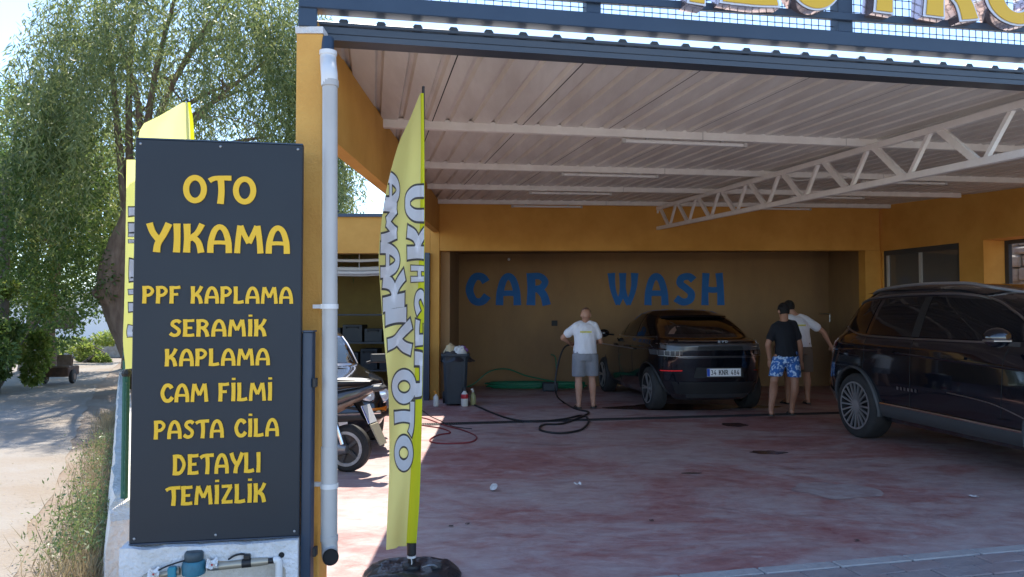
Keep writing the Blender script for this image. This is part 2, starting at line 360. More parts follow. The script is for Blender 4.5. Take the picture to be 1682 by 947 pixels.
def strokes(ch, grow=0.0):
    out = []
    for pts, w, closed in GL[ch][1]:
        pts = [V((p[0], p[1], 0)) for p in pts]
        if grow and not closed and len(pts) > 1:
            pts[0] = pts[0] + (pts[0]-pts[1]).normalized()*grow/2; pts[-1] = pts[-1] + (pts[-1]-pts[-2]).normalized()*grow/2
        S = crom(pts, 5, closed)
        if closed: S = S + [S[0], S[1]]
        N = len(S); Lf, Rt = [], []
        for i in range(N):
            t = (S[min(i+1, N-1)] - S[max(i-1, 0)]); 
            if closed and i in (0, N-1): t = S[1]-S[N-3] if i == 0 else S[2]-S[0]
            t.normalize(); nn = V((-t.y, t.x, 0)); hw = ((lerp(w[0], w[1], i/(N-1)) if isinstance(w, tuple) else w)+grow)/2
            if not closed: q = abs(2*i/(N-1)-1); hw *= 1 + .10*q*q
            Lf.append(S[i]+nn*hw); Rt.append(S[i]-nn*hw)
        if closed: Lf, Rt = Lf[:-1], Rt[:-1]; Lf[-1] = Lf[0].copy(); Rt[-1] = Rt[0].copy()
        out.append((Lf, Rt))
    return out
def glyph_mesh(mb, ch, fn, grow=0, th=.006, m=0, step=.0004):  # fn(x, y, d) -> point, d = height off the surface
    for i, (Lf, Rt) in enumerate(strokes(ch, grow)):
        t = th + i*step; n = len(Lf)
        vs = [fn(p.x, p.y, t) for p in Lf] + [fn(p.x, p.y, t) for p in Rt] + [fn(p.x, p.y, 0) for p in Lf] + [fn(p.x, p.y, 0) for p in Rt]
        fs = []
        for k in range(n-1):
            fs += [(k, k+1, n+k+1, n+k), (k, 2*n+k, 2*n+k+1, k+1), (n+k, n+k+1, 3*n+k+1, 3*n+k)]
        fs += [(0, n, 3*n, 2*n), (n-1, 3*n-1, 4*n-1, 2*n-1)]
        mb.add(vs, fs, m)
def text_width(s): return sum(GL[c][0] for c in s)
def flat_text(s, parent, mname, o, ux, uz, un, W, H, th=.006, name='letter', gap=0, grow=0):
    """letters in a box W x H whose lower left corner is o"""
    tw = text_width(s) + gap*(len(s)-1); x = 0
    for ch in s:
        if ch != ' ':
            mb = MB(); x0 = x
            glyph_mesh(mb, ch, lambda a, b, d: o + ux*((x0+a)*W/tw) + uz*(b*H) + un*d, grow, th)
            mb.build(name, mname, parent)
        x += GL[ch][0] + gap

# ------------------------------------------------------------------ ground
def sheet(name, pts, z, mname):
    mb = MB(); mb.add([V((p[0], p[1], z)) for p in pts], [tuple(range(len(pts)))])
    return tag(mb.build(name, mname), kind='structure')
sheet('ground', [(-900,-900),(900,-900),(900,900),(-900,900)], -.008, 'dirt')
gd = V((math.cos(R(13.5)), math.sin(R(13.5)), 0)); gn = V((-gd.y, gd.x, 0))       # street front
E0 = gnd(1100, 947); E1 = gnd(1682, 896); ed = (E1-E0).normalized(); en = V((-ed.y, ed.x, 0))
WA, WB = V((-2.12, 4.2, 0)), V((-7.80, 15.3, 0)); wd = (WB-WA).normalized(); wnrm = V((-wd.y, wd.x, 0))   # boundary wall; wnrm points to the road
sheet('forecourt', [E0-ed*3.1, E0+ed*14, (14,20), (-7.0,20), WB+V((.25,0,0)), WA+V((.2,0,0))], 0, 'floor')
def ragged(P, step=.3, am=.07):
    out = []
    for i, p in enumerate(P):
        a, b = V((*p,0)), V((*P[(i+1) % len(P)],0)); n = max(1, int((b-a).length/step)); nn = (b-a).normalized()
        for k in range(n):
            q = a.lerp(b, k/n); w = am*(noise.noise(q*1.3)+.6*noise.noise(q*4.1)); out.append((q.x-nn.y*w, q.y+nn.x*w))
    return out
sheet('dirt_road', ragged([(-2.75,4.2),(-2.1,1.6),(-3,-4),(-30,-4),(-19,16),(-27,42),(-17,62),(-14.0,60),(-16.5,33),(-8.45,15.5)]), -.003, 'road')
sheet('street', [E0-ed*3.3-en*1.5, E0+ed*30-en*1.5, E0+ed*30-en*14, E0-ed*30-en*14, E0-ed*30-en*6], -.004, 'pale_paving')
pv = MB(); pv.add([E0-ed*1.6-en*.02, E0+ed*8-en*.02, E0+ed*8-en*1.5, E0-ed*1.6-en*1.5], [(0,1,2,3)])
pav = pv.build('pavement', 'joint', world=True); tag(pav, kind='structure')
random.seed(4)
kb = [MB().box((0,0,-.02), (.49,.09,.05)).v, None]
def slab_mesh(name, d, mname):
    o = MB().box((0,0,0), d).build(name, mname, bev=.006); me = bake(o, False).data; bpy.data.objects.remove(o); return me
km = slab_mesh('kerb_stone', (.488,.10,.05), 'kerb'); pm = [slab_mesh('paver', (.296,.146,.05), q) for q in ('paver', 'paver_b')]
ang = math.atan2(ed.y, ed.x)
def piece(name, me, p, parent, rz):
    o = bpy.data.objects.new(name, me); col.objects.link(o); o.parent = parent; o.location = p; o.rotation_euler = (random.uniform(-.006,.006), random.uniform(-.006,.006), rz + random.uniform(-.008,.008)); return o
for i in range(12): piece('kerb_stone', km, E0+ed*(-.2+i*.5)-en*.05+V((0,0,-.014)), pav, ang)
for r in range(4):
    for i in range(21):
        piece('paver', random.choice(pm), E0+ed*(-.3+i*.304+(r % 2)*.152)-en*(.18+r*.154)+V((0,0,-.017+random.uniform(-.003,.003))), pav, ang)
# drain channel across the floor
dr0, dr1 = gnd(640, 699), gnd(1440, 676.5)
dt = thing('drain_channel', 'narrow dark drain channel running across the red floor', 'drain', (dr0+dr1)/2)
MB().bar(dr0+V((0,0,.001)), dr1+V((0,0,.001)), .16, .006).build('channel', 'darkhole', dt)
dd = (dr1-dr0).normalized(); gm = MB(); n = int((dr1-dr0).length/.03)
for i in range(n):
    p = dr0 + dd*(i*.03+.015) + V((0,0,.006)); gm.bar(p-V((-dd.y,dd.x,0))*.07, p+V((-dd.y,dd.x,0))*.07, .012, .008)
tag(gm.build('grate_bars', 'drain', dt), kind='stuff')
for s_ in (-1, 1): MB().bar(dr0+V((-dd.y,dd.x,0))*.078*s_+V((0,0,.006)), dr1+V((-dd.y,dd.x,0))*.078*s_+V((0,0,.006)), .012, .01).build('frame_rail', 'drain', dt)
# worn patch, wet spots
def splat(name, px, py, rx, ry, z, mname, seed, label, cat, group=None):
    random.seed(seed); c = gnd(px, py); pts = []
    for i in range(40):
        a = 2*math.pi*i/40; k = 1 + .38*noise.noise(V((math.cos(a)*1.6, math.sin(a)*1.6, seed*3.1))) + .12*noise.noise(V((math.cos(a)*5, math.sin(a)*5, seed*7.7)))
        pts.append(c + V((math.cos(a)*rx*k, math.sin(a)*ry*k, z)))
    mb = MB(); mb.add(pts, [tuple(range(40))]); return tag(mb.build(name, mname), label, cat, group)
splat('concrete_patch', 1372, 806, .33, .30, .003, 'patch', 3, 'pale worn patch in the red floor near the pavers', 'patch')
splat('water_puddle', 1130, 668, 1.35, .42, .003, 'wet', 5, 'large dark wet area on the floor behind the car with the number plate', 'puddle')
splat('water_puddle', 1205, 697.5, .18, .16, .003, 'wet', 7, 'small dark wet spot just in front of the drain channel', 'puddle')
splat('water_puddle', 1262, 743, .18, .11, .003, 'wet', 8, 'dark oval wet spot in the middle of the floor', 'puddle')
splat('water_puddle', 1137, 777, .10, .035, .003, 'wet', 9, 'thin dark wet streak left of the oval wet spot', 'puddle')

# ------------------------------------------------------------------ car wash building
def wallq(mb, p0, p1, b0, b1, t0, t1, th, m=0):         # upright wall piece; th along +normal away from camera
    p0, p1 = V((p0[0], p0[1], 0)), V((p1[0], p1[1], 0)); d = (p1-p0).normalized(); nn = V((-d.y, d.x, 0))*th
    return mb.prism([p0+V((0,0,b0)), p1+V((0,0,b1)), p1+V((0,0,t1)), p0+V((0,0,t0))], nn, m)
LL, LR = V((-1.27, 13.3, 0)), V((6.57, 14.1, 0)); YB = 15.85
ld = (LR-LL).normalized(); CR = LL + ld*((6.86-LL.x)/ld.x)
def rw(Y): return V((CR.x + .26*(CR.y - Y), Y, 0))       # inner face of the right wall
bld = thing('car_wash_building', 'orange plastered car wash building with deep brown washing bay', 'building', (2.7, 15, 0))
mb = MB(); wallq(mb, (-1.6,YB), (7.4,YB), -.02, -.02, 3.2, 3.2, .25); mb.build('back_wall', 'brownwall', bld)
mb = MB(); wallq(mb, LL, CR, 2.605, 2.68, 3.62, 3.62, .22); mb.build('lintel', 'orange', bld)
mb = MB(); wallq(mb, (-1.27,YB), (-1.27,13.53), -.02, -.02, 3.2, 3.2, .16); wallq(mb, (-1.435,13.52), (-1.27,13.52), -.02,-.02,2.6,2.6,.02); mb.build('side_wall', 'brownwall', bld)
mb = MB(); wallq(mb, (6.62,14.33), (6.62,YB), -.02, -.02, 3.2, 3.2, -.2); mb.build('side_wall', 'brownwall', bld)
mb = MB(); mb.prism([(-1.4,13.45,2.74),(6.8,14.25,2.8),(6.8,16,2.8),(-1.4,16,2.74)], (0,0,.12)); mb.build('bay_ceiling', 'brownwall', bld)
mb = MB(); mb.bx((-1.435,13.29,-.02), (-1.272,13.53,3.5)); mb.build('column', 'orange', bld, bev=.006)
mb = MB(); wallq(mb, LR, CR+ld*.2, -.02, -.02, 2.675, 2.68, .22); mb.build('column', 'orange', bld)
# right wall with window and opening
def wpt(px): u = (px-CX)/F; Y = (CR.x+.26*CR.y)/(u+.26); return rw(Y)
W0, W1, D0 = wpt(1451), wpt(1577), wpt(1617); D1 = rw(D0.y-2.6); END = rw(2.5)
mb = MB()
wallq(mb, END, D1, -.02,-.02, 3.7,3.7, -.42); wallq(mb, D1, D0, 2.66,2.66, 3.7,3.7, -.42); wallq(mb, D0, W1, -.02,-.02, 3.7,3.7, -.42)
wallq(mb, W1, W0, 2.66,2.66, 3.7,3.7, -.42); wallq(mb, W1, W0, -.02,-.02, 1.0,1.0, -.42); wallq(mb, W0, CR+V((0,.3,0)), -.02,-.02, 3.7,3.7, -.42)
mb.build('right_wall', 'orange', bld)
rd = (W0-W1).normalized(); rn = V((rd.y, -rd.x, 0))      # rn points outwards, away from the bay
if rn.x < 0: rn = -rn
wz0, wz1 = 1.0, 2.66
win = MB(); 
for a, b in ((W0, W1),):
    o_ = rn*.06
    win.bar(W0+o_+V((0,0,wz1-.045)), W1+o_+V((0,0,wz1-.045)), .07, .09).bar(W0+o_+V((0,0,wz0+.03)), W1+o_+V((0,0,wz0+.03)), .07, .06)
    win.bar(W0-rd*.03+o_+V((0,0,wz0)), W0-rd*.03+o_+V((0,0,wz1)), .06, .07, up=rn).bar(W1+rd*.03+o_+V((0,0,wz0)), W1+rd*.03+o_+V((0,0,wz1)), .06, .07, up=rn)
wo = win.build('window', 'greyplastic', bld)
mid = (W0+W1)/2
MB().bar(mid+rn*.05+V((0,0,wz0+.06)), mid+rn*.05+V((0,0,wz1-.09)), .05, .05, up=rn).build('mullion', 'pvc', wo)
MB().bar(W0-rd*.085+rn*.05+V((0,0,wz0+.06)), W0-rd*.085+rn*.05+V((0,0,wz1-.09)), .04, .05, up=rn).build('sash', 'pvc', wo)
for a, b in ((W0-rd*.11, mid+rd*.03), (mid-rd*.03, W1+rd*.06)):
    MB().prism([a+rn*.055+V((0,0,wz0+.06)), b+rn*.055+V((0,0,wz0+.06)), b+rn*.055+V((0,0,wz1-.09)), a+rn*.055+V((0,0,wz1-.09))], rn*.006).build('pane', 'windowglass', wo)
# metal door frame in the opening and the rubble wall outside
MB().bar(D0-rd*.03+rn*.45+V((0,0,0)), D0-rd*.03+rn*.45+V((0,0,2.66)), .08, .07, up=rn).bar(D0-rd*.06+rn*.45+V((0,0,2.63)), D1+rn*.45+V((0,0,2.63)), .07, .06).build('door_frame', 'greyplastic', bld)
S0 = D0+rn*1.5+rd*1.3; S1 = D1+rn*1.5-rd*1.0
rub = thing('stone_wall', 'grey rubble stone wall seen outside the opening at right edge', 'wall', (S0+S1)/2)
MB().bar(S0+rn*.2+V((0,0,1.6)), S1+rn*.2+V((0,0,1.6)), .3, 3.2).build('mortar_core', 'concrete', rub)
random.seed(11); Ls = (S1-S0).length; sdv = (S1-S0).normalized(); z = .02
while z < 3.2:
    h = random.uniform(.13,.24); x = random.uniform(-.1,.0)
    while x < Ls:
        w = random.uniform(.16,.38)
        c = S0+sdv*(x+w/2)+V((0,0,z+h/2))+rn*(.04+random.uniform(-.02,.02))
        if x > .3 and x < 3.2 and z > 1.2:
            q = MB(); q.box(c, (w*.94, .16, h*.92), mat=Matrix.Rotation(math.atan2(sdv.y, sdv.x)+random.uniform(-.08,.08), 4, 'Z') @ Matrix.Rotation(random.uniform(-.1,.1), 4, 'Y')); q.build('stone', 'stone', rub, bev=.03, seg=2)
        x += w
    z += h
# fittings of the bay
MB().bx((at(906,525,YB).x, YB-.03, at(0,535,YB).z), (at(915.5,525,YB).x, YB+.01, at(0,526,YB).z)).build('socket_box', 'ink', bld)
bl = at(836,426,YB); MB().ball(bl+V((0,-.06,0)), .03).bar(bl+V((0,-.03,0)), bl+V((0,.02,0)), .03, .03).build('bulb_holder', 'pvcwhite', bld)
t0, t1, t2 = at(1346,515,YB), at(1362,515,YB), at(1362,528,YB)
MB().tube([t0+V((0,-.03,0)), t1+V((0,-.03,0)), t2+V((0,-.03,0))], .012, 8).build('wall_pipe', 'satin', bld)
for txt, boxes in (('CAR', ((764,801),(815,854),(866,903))), ('WASH', ((1000,1046),(1059,1096),(1108,1142),(1153,1187)))):
    for ch, (a, b) in zip(txt, boxes):
        p = at(a, 500, YB-.001); q = at(b, 449, YB-.001); wdt = GL[ch][0]; m_ = MB()
        glyph_mesh(m_, ch, lambda x, y, d: V((p.x+(q.x-p.x)*x/(wdt*.97), YB-.0005-d, p.z+(q.z-p.z)*y)), th=.002, step=.0003, grow=.035)
        m_.build('letter', 'blueletter', bld)
# left bay: lower annex with parapet
anx = thing('annex_building', 'lower orange annex with open storage bay behind the parked sedan', 'building', (-3.4, 15, 0))
mb = MB(); mb.bx((-5.6,13.3,2.56), (-1.44,13.55,3.2)); mb.build('lintel', 'orange', anx)
MB().bx((-5.6,13.26,3.2), (-1.44,13.62,3.255)).build('parapet_rail', 'navy', anx)
MB().bx((-5.8,13.3,-.02), (-5.3,13.6,2.56)).build('column', 'orange', anx)
MB().bx((-5.8,13.62,3.0), (-1.44,17.4,3.12)).build('roof_slab', 'concrete', anx)
MB().bx((-5.8,17.2,-.02), (-1.44,17.4,3.0)).build('back_wall', 'olivewall', anx)
MB().bx((-5.8,13.6,-.02), (-5.6,17.2,3.0)).build('side_wall', 'olivewall', anx)
MB().bx((-1.66,13.56,-.02), (-1.44,17.2,3.0)).build('side_wall', 'wallgrey', anx)
dA = at(697,412,13.2); dB = at(706,412,13.2)
MB().bx((dA.x,13.18,0.0), (dB.x,13.285,2.56)).build('door_frame', 'navy', anx, bev=.004)
lampp = at(638,348,13.3); MB().ball((lampp.x-.9,13.28,3.30), .035).build('finial', 'ink', anx)
rk = thing('storage_rack', 'dark steel rack crowded with black machines inside the annex', 'rack', (-2.8, 15.6, 0))
for x in (-3.9,-1.9): 
    for y in (15.2,16.0): MB().bx((x-.02,y-.02,0), (x+.02,y+.02,1.5)).build('post', 'greyplastic', rk)
for z in (.35,.9,1.46): MB().bx((-3.95,15.15,z), (-1.85,16.05,z+.035)).build('shelf', 'greyplastic', rk, bev=.004)
random.seed(3)
for z in (.386,.936):
    x = -3.8
    while x < -2.1:
        w = random.uniform(.2,.42); h = random.uniform(.25,.42)
        m_ = MB(); m_.bx((x,15.3,z), (x+w,15.85,z+h)); m_.tube([(x+w*.2,15.3,z+h*.8),(x+w*.2,15.25,z+h*.9),(x+w*.8,15.25,z+h*.9),(x+w*.8,15.3,z+h*.8)], .012, 6)
        m_.build('machine', random.choice(['blackplastic','ink']), rk, bev=.02, seg=2); x += w+.05
for i, (py, dy, r_) in enumerate(((426,0,.028),(440,.2,.04),(446,.05,.028),(450,.3,.022))):
    a, b = at(540,py+1,13.8+dy), at(640,py,13.8+dy); mbb = MB(); mbb.tube([a, a.lerp(b,.5)+V((0,0,-.015)), b], r_, 8)
    for q in (.05,.5,.97): mbb.tube([a.lerp(b,q)+V((0,0,r_)), V((a.lerp(b,q).x, 13.8+dy, 3.01))], .006, 5)
    tag(mbb.build('white_pipe', 'pvcwhite'), ['uppermost white pipe slung under the annex lintel','thick white pipe in the middle of the slung bundle','thin white pipe just under the thick one','lowest white pipe of the bundle under the annex lintel'][i], 'pipe', 'white pipes slung in the annex')

# ------------------------------------------------------------------ canopy
can = thing('canopy', 'wide carport canopy of pale ribbed metal sheets over the washing forecourt', 'canopy', (2.5, 9, 0))
G0, G1 = onroof(518,73,-.07), onroof(1682,147,-.07)
G0, G1 = V((G0.x,G0.y,0)), V((G1.x,G1.y,0)); g = (G1-G0).normalized(); gperp = V((-g.y, g.x, 0)); e2 = V((-.185,1,0))
def inX(Y): return -1.05 - .026*(Y-4.5)                  # inner face of the left beam
prof = [(0,0),(.125,0),(.14,.032),(.165,.032),(.18,0),(.2,0)]
SW = .8
for i in range(-1, 15):
    row = []
    for k in range(4):
        for s_, h in prof[:-1]: row.append((i*SW+k*.2+s_, h))
    row.append(((i+1)*SW+.012, -.004)); bmv = []; mb = MB()
    nt_ = 12
    for t in range(nt_+1):
        tt = -.075 + 12.515*t/nt_
        for s_, h in row:
            p = G0 + g*s_ + e2*tt - gperp*0; bmv.append(V((p.x, p.y, roofz(p, h+.006))))
    nn_ = len(row); mb.add(bmv, [(t*nn_+j, t*nn_+j+1, (t+1)*nn_+j+1, (t+1)*nn_+j) for t in range(nt_) for j in range(nn_-1)])
    # lap seam
    a = G0+g*(i*SW+.02)-e2*0; b = a+e2*12.4
    bm = bmesh.new(); vv = [bm.verts.new(p) for p in mb.v]
    for f in mb.f: bm.faces.new([vv[q] for q in f])
    def cut(co, no): bmesh.ops.bisect_plane(bm, geom=bm.verts[:]+bm.edges[:]+bm.faces[:], plane_co=co, plane_no=no, clear_outer=True)
    L0, L1 = V((inX(4)-.10,4,0)), V((inX(14)-.10,14,0)); dl = (L1-L0).normalized(); cut(L0, V((-dl.y, dl.x, 0)))
    cut(LL+V((0,.1,0)), V((-ld.y, ld.x, 0))); cut(rw(8)+rn*.4, rn)
    if not bm.faces: bm.free(); continue
    me = bpy.data.meshes.new('roof_sheet'); bmesh.ops.recalc_face_normals(bm, faces=bm.faces); bm.to_mesh(me); bm.free(); me.materials.append(MT['sheet'])
    so_ = bpy.data.objects.new('roof_sheet', me); col.objects.link(so_); so_.parent = can; so_.location = -can.location
    if i > 0:
        def inside(p): return p.x > inX(p.y)+.02 and (p-LL).dot(V((-ld.y, ld.x, 0))) < -.05 and (p-rw(8)).dot(rn) < -.05
        k0 = [t for t in range(125) if inside(a+e2*(t*.1))]
        if k0:
            pa, pb = a+e2*(k0[0]*.1), a+e2*(k0[-1]*.1); pa.z = roofz(pa,.008); pb.z = roofz(pb,.008)
            MB().bar(pa, pb, .008, .006).build('lap_seam', 'seam', can)
# gutter, with folded lips, on the street edge
GA, GB = G0-g*.05, G0+g*11.2
def zl(p, z): return V((p.x, p.y, z))
zg0, zg1 = roofz(G0,-.07), roofz(GB,-.07)
def gut(mb, o, h0, h1, w): 
    a, b = GA-gperp*o, GB-gperp*o
    mb.bar(zl(a, zg0+(h0+h1)/2), zl(b, zg1+(h0+h1)/2), w, h1-h0)
mb = MB(); gut(mb, .03, .0, .03, .12); mb.build('gutter', 'gutter', can)
mb = MB(); gut(mb, .075, .032, .075, .03); mb.build('gutter_band', 'gutter', can, bev=.004)
mb = MB(); gut(mb, .085, .077, .098, .03); mb.build('gutter_lip', 'gutter', can, bev=.004)
for k in range(54):
    p = G0+g*(k*.2+.1525-.8)-gperp*.092
    if p.x < G0.x-.02: continue
    zc = roofz(p, .026); MB().prism([zl(p-g*.035, zc), zl(p+g*.035, zc), zl(p+g*.017, zc+.026), zl(p-g*.017, zc+.026)], gperp*.03).build('rib_cap', 'gutter', can)
# purlins
pur = [((617,201),(1690,245)),((690,270),(1690,296)),((690,305),(1577,320)),((713,330),(1462,338))]
PL = []
for a, b in pur:
    p, q = onroof(*a, -.02), onroof(*b, -.02); PL.append((p, q))
    o = MB().bar(p, q + ((q-p).normalized()*(1.2 if b[0] > 1680 else 0)), .06, .085).build('purlin', 'whitesteel', can, bev=.004)
    for k in range(2, int((q-p).length/1.5)):
        c = p.lerp(q, k*1.5/(q-p).length); MB().bar(c-V((0,0,.044)), c+V((0,0,.044)), .063, .008, up=g).build('weld_joint', 'pvc', o)
# truss
TA, TB = onroof(1070,345,-.08), onroof(1690,168,-.08); td = (TB-TA); TB = TA + td*1.25
tr = MB().bar(TA, TB, .055, .06).build('truss', 'whitesteel', can, bev=.004)
dz = V((0,0,-.36))
MB().bar(TA+dz, TB+dz, .055, .06).build('bottom_chord', 'whitesteel', tr, bev=.004)
nb = 12; stp = (TB-TA)/nb
for i in range(nb):
    a = TA+stp*i; MB().bar(a+stp*.12+dz, a+stp*.45, .035, .035).build('web_bar', 'whitesteel', tr)
    MB().bar(a+stp*.55, a+stp*1.05+dz, .035, .06).build('web_bar', 'whitesteel', tr)
cp_ = [onroof(px, py, -.1) for px, py in ((1255,293),(1285,290),(1310,296),(1345,293),(1378,288),(1400,294))]
MB().tube(crom(cp_, 5), .006, 5).build('loose_cable', 'pvcwhite', can, smooth=True)
# left edge beam and pillar
def lb(Y, z, o=0): return V((inX(Y)+o, Y, z))
mb = MB(); Y0, Y1 = 4.02, 13.3
mb.prism([lb(Y0,2.50), lb(Y1,2.93), lb(Y1,roofz((0,Y1),.016)), lb(Y0,roofz((0,Y0),.016))], (-.10,0,0)); mb.build('edge_beam', 'orange', can)
pl0, pl1 = at(482.5,500,3.95), at(527,500,3.95)
MB().bx((pl0.x,3.95,-.02), (pl1.x,4.13,2.975)).build('pillar', 'orange_pillar', can, bev=.008, seg=2)
MB().bx((pl0.x-.004,3.945,2.975), (pl1.x+.0,4.135,3.01)).build('pillar_cap', 'stucco', can)
# tube lights under the purlins
tubes = [(0,1022,1228,'longest slim tube light, under the purlin nearest the street'),(1,922,1082,'slim tube light under the second purlin from the street'),(2,869,1005,'slim tube light at left under the third purlin from the street'),(3,840,957,'slim tube light at left under the rearmost purlin'),
         (1,1419,1558,'slim tube light seen behind the truss under the second purlin'),(2,1300,1421,'slim tube light seen through the truss under the third purlin'),(3,1228,1334,'slim tube light at right under the rearmost purlin'),(0,1640,1760,'slim tube light cut by the right edge of the picture')]
for k, a, b, lab in tubes:
    p, q = PL[k]
    def onp(px):
        u = (px-CX)/F; d = q-p; t = (u*p.y-p.x)/(d.x-u*d.y); return p+d*t
    A, B = onp(a)-V((0,0,.075)), onp(b)-V((0,0,.075)); d = (B-A).normalized()
    t = thing('tube_light', lab, 'light', (A+B)/2, 0, 'tube lights under the canopy')
    MB().bar(A+d*.03, B-d*.03, .045, .03).build('housing', 'pvcwhite', t, bev=.008, seg=2)
    for c in (A, B-d*.035): MB().bar(c, c+d*.035, .052, .04).build('end_cap', 'pvc', t)
    for c in (.2,.8): MB().bar(A.lerp(B,c)+V((0,0,.013)), A.lerp(B,c)+V((0,0,.036)), .03, .03, up=g).build('clip', 'satin', t)
# rooftop railing and sign letters
def yl(px, off=0): u = (px-CX)/F; return (4.213+off)/(1-.22*u)
rail = thing('rooftop_railing', 'dark navy steel railing with wire mesh above the canopy edge', 'railing', at(1100,60,yl(1100)))
def rp(px, py): return at(px, py, yl(px))
fd = V((1,.22,0)).normalized(); fn_ = V((fd.y,-fd.x,0))     # fn_ towards the street
b0, b1 = rp(521,5), rp(1682,89); bd = (b1-b0); b0 = b0-bd*.02; b1 = b0+bd*1.45
MB().bar(b0, b1, .10, .088).build('bottom_beam', 'navy', rail, bev=.004)
def beam_z(p, up): t = (V((p.x,p.y,0))-V((b0.x,b0.y,0))).length/(V((b1.x,b1.y,0))-V((b0.x,b0.y,0))).length; return b0.z+(b1.z-b0.z)*t+up
for px, w in ((506,.095),(972,.085),(1382,.105),(1860,.1)):
    p = rp(px, 30); MB().bar(zl(p, beam_z(p,.044) if px > 520 else 3.01), zl(p, beam_z(p,1.25)), w, .08, up=fn_).build('post', 'navy', rail, bev=.003)
r0, r1 = rp(885,-2), rp(1682,54); r1 = r0+(r1-r0)*1.5; up_ = V((0,0,.34))
MB().bar(r0+fn_*.05, r1+fn_*.05, .03, .045).build('rail', 'navy', rail, bev=.003)
MB().bar(r0-(r1-r0)*.8+up_+fn_*.05, r1+up_+fn_*.05, .03, .045).build('rail', 'navy', rail, bev=.003)
MB().bar(b0+V((0,0,1.22)), b1+V((0,0,1.22)), .08, .06).build('top_rail', 'navy', rail, bev=.003)
mb = MB(); L_ = (b1-b0).length; bu = (b1-b0).normalized()
for i in range(int(L_/.05)): p = b0+bu*(i*.05)-fn_*.02; mb.bar(p+V((0,0,.03)), p+V((0,0,1.2)), .004, .004)
for j in range(1, 24): mb.bar(b0-fn_*.016+V((0,0,.044+j*.05)), b1-fn_*.016+V((0,0,.044+j*.05)), .004, .004)
tag(mb.build('wire_mesh', 'ink', rail, fix=False), kind='stuff')
sg = thing('rooftop_letters', 'gold box letters with chrome sides mounted on the rooftop railing', 'sign', rp(1450,40))
for ch, a, b, yb in (('T',1105,1180,0),('E',1188,1282,2),('O',1296,1384,9),('P',1440,1516,17),('R',1522,1608,24),('O',1621,1722,34)):
    yo = yl((a+b)/2, -.16); p = at(a, yb, yl(a,-.16)); q = at(b, yb, yl(b,-.16)); q.z = p.z + (b0.z-b0.z); ux = (q-p); wd_ = GL[ch][0]; H = .36
    lo = MB(); glyph_mesh(lo, ch, lambda x, y, d: p + ux*(x/wd_) + V((0,0,y*H)) + fn_*(d-.12), th=.1, grow=.05, step=.0006); l_ = lo.build('letter', 'mirrorside', sg)
    lo = MB(); glyph_mesh(lo, ch, lambda x, y, d: p + ux*(x/wd_) + V((0,0,y*H)) + fn_*(d-.012), th=.006, grow=.05); lo.build('rim', 'trim', l_)
    lo = MB(); glyph_mesh(lo, ch, lambda x, y, d: p + ux*(x/wd_) + V((0,0,y*H)) + fn_*(d-.003), th=.006, grow=-.005); lo.build('face', 'gold', l_)
# downpipe
dp = thing('downpipe', 'grey white plastic rain downpipe fixed to the orange pillar', 'pipe', at(541,930,3.88))
YP = 3.86
a = at(538,70,YP+.12); MB().tube([a+V((0,0,.02)), at(538,92,YP+.1)], .034, 16).build('outlet', 'navy', dp, smooth=True)
e = [at(539,88,YP+.1), at(539,100,YP+.09), at(540,112,YP+.03), at(541,124,YP), at(541,140,YP)]
MB().tube(crom(e, 5), .042, 18).build('elbow', 'pvcwhite', dp, smooth=True)
MB().tube([at(539,84,YP+.1), at(539,91,YP+.1)], .046, 18).build('socket_ring', 'pvcwhite', dp, smooth=True)
MB().tube([at(542,132,YP), at(541.5,740,YP)], .0385, 20).build('pipe', 'pvc', dp, smooth=True)
MB().tube([at(542,132,YP), at(542,142,YP)], .044, 20).build('socket_ring', 'pvc', dp, smooth=True)
MB().tube([at(541,733,YP), at(540.5,878,YP)], .041, 20).build('pipe', 'pvc', dp, smooth=True)
MB().tube([at(541,878,YP), at(541,888,YP)], .044, 20).build('socket_ring', 'pvc', dp, smooth=True)
el = crom([at(541,884,YP), at(541.5,900,YP-.005), at(542,912,YP-.04), at(543,915,YP-.09)], 5); n_ = len(el)
MB().tube(el, .04, 20, cap=False).build('outfall_elbow', 'pvc', dp, smooth=True)
MB().tube([el[-3]-V((0,-.012,0)), el[-2]], .036, 20).build('outfall_bore', 'darkhole', dp)
for py in (503, 797):
    c = at(541,py,YP); m_ = MB(); m_.tube([c-V((0,0,.012)), c+V((0,0,.012))], .045, 20); m_.bar(c+V((-.09,.03,0)), c+V((0,.03,0)), .02, .02); m_.build('bracket', 'pvcwhite', dp)
# ------------------------------------------------------------------ price board on its white plinth
def vline(pt, pb, Y): a, b = at(*pt, Y), at(*pb, Y); x = (a.x+b.x)/2; return V((x,Y,a.z)), V((x,Y,b.z))
sTL, sBL = vline((222,228),(212,893),3.62); sTR, sBR = vline((497,237),(492,880),3.755)
zt, zb_ = (sTL.z+sTR.z)/2, (sBL.z+sBR.z)/2
for p in (sTL, sTR): p.z = zt
for p in (sBL, sBR): p.z = zb_
sx = (sBR-sBL); SWd = sx.length; sx.normalize(); sn = V((sx.y,-sx.x,0)); SHt = zt-zb_
sign = thing('service_board', 'tall dark navy board listing car care services in yellow letters', 'sign', (sBL+sBR)/2)
MB().prism([sBL, sBR, sTR, sTL], -sn*.07).build('panel', 'panel', sign, bev=.004)
for a, b in ((sTL, sTR), (sBL, sBR)): MB().bar(a-sn*.035+V((0,0,.003 if a is sTL else -.003)), b-sn*.035+V((0,0,.003 if a is sTL else -.003)), .074, .006).build('edge_trim', 'navy', sign)
def sloc(px, py):                   # where a sight line meets the board
    d = ray(px, py); o = V((0,0,EYE)); k = (sBL-o).dot(sn)/d.dot(sn); p = o+d*k; return (p-sBL).dot(sx), p.z
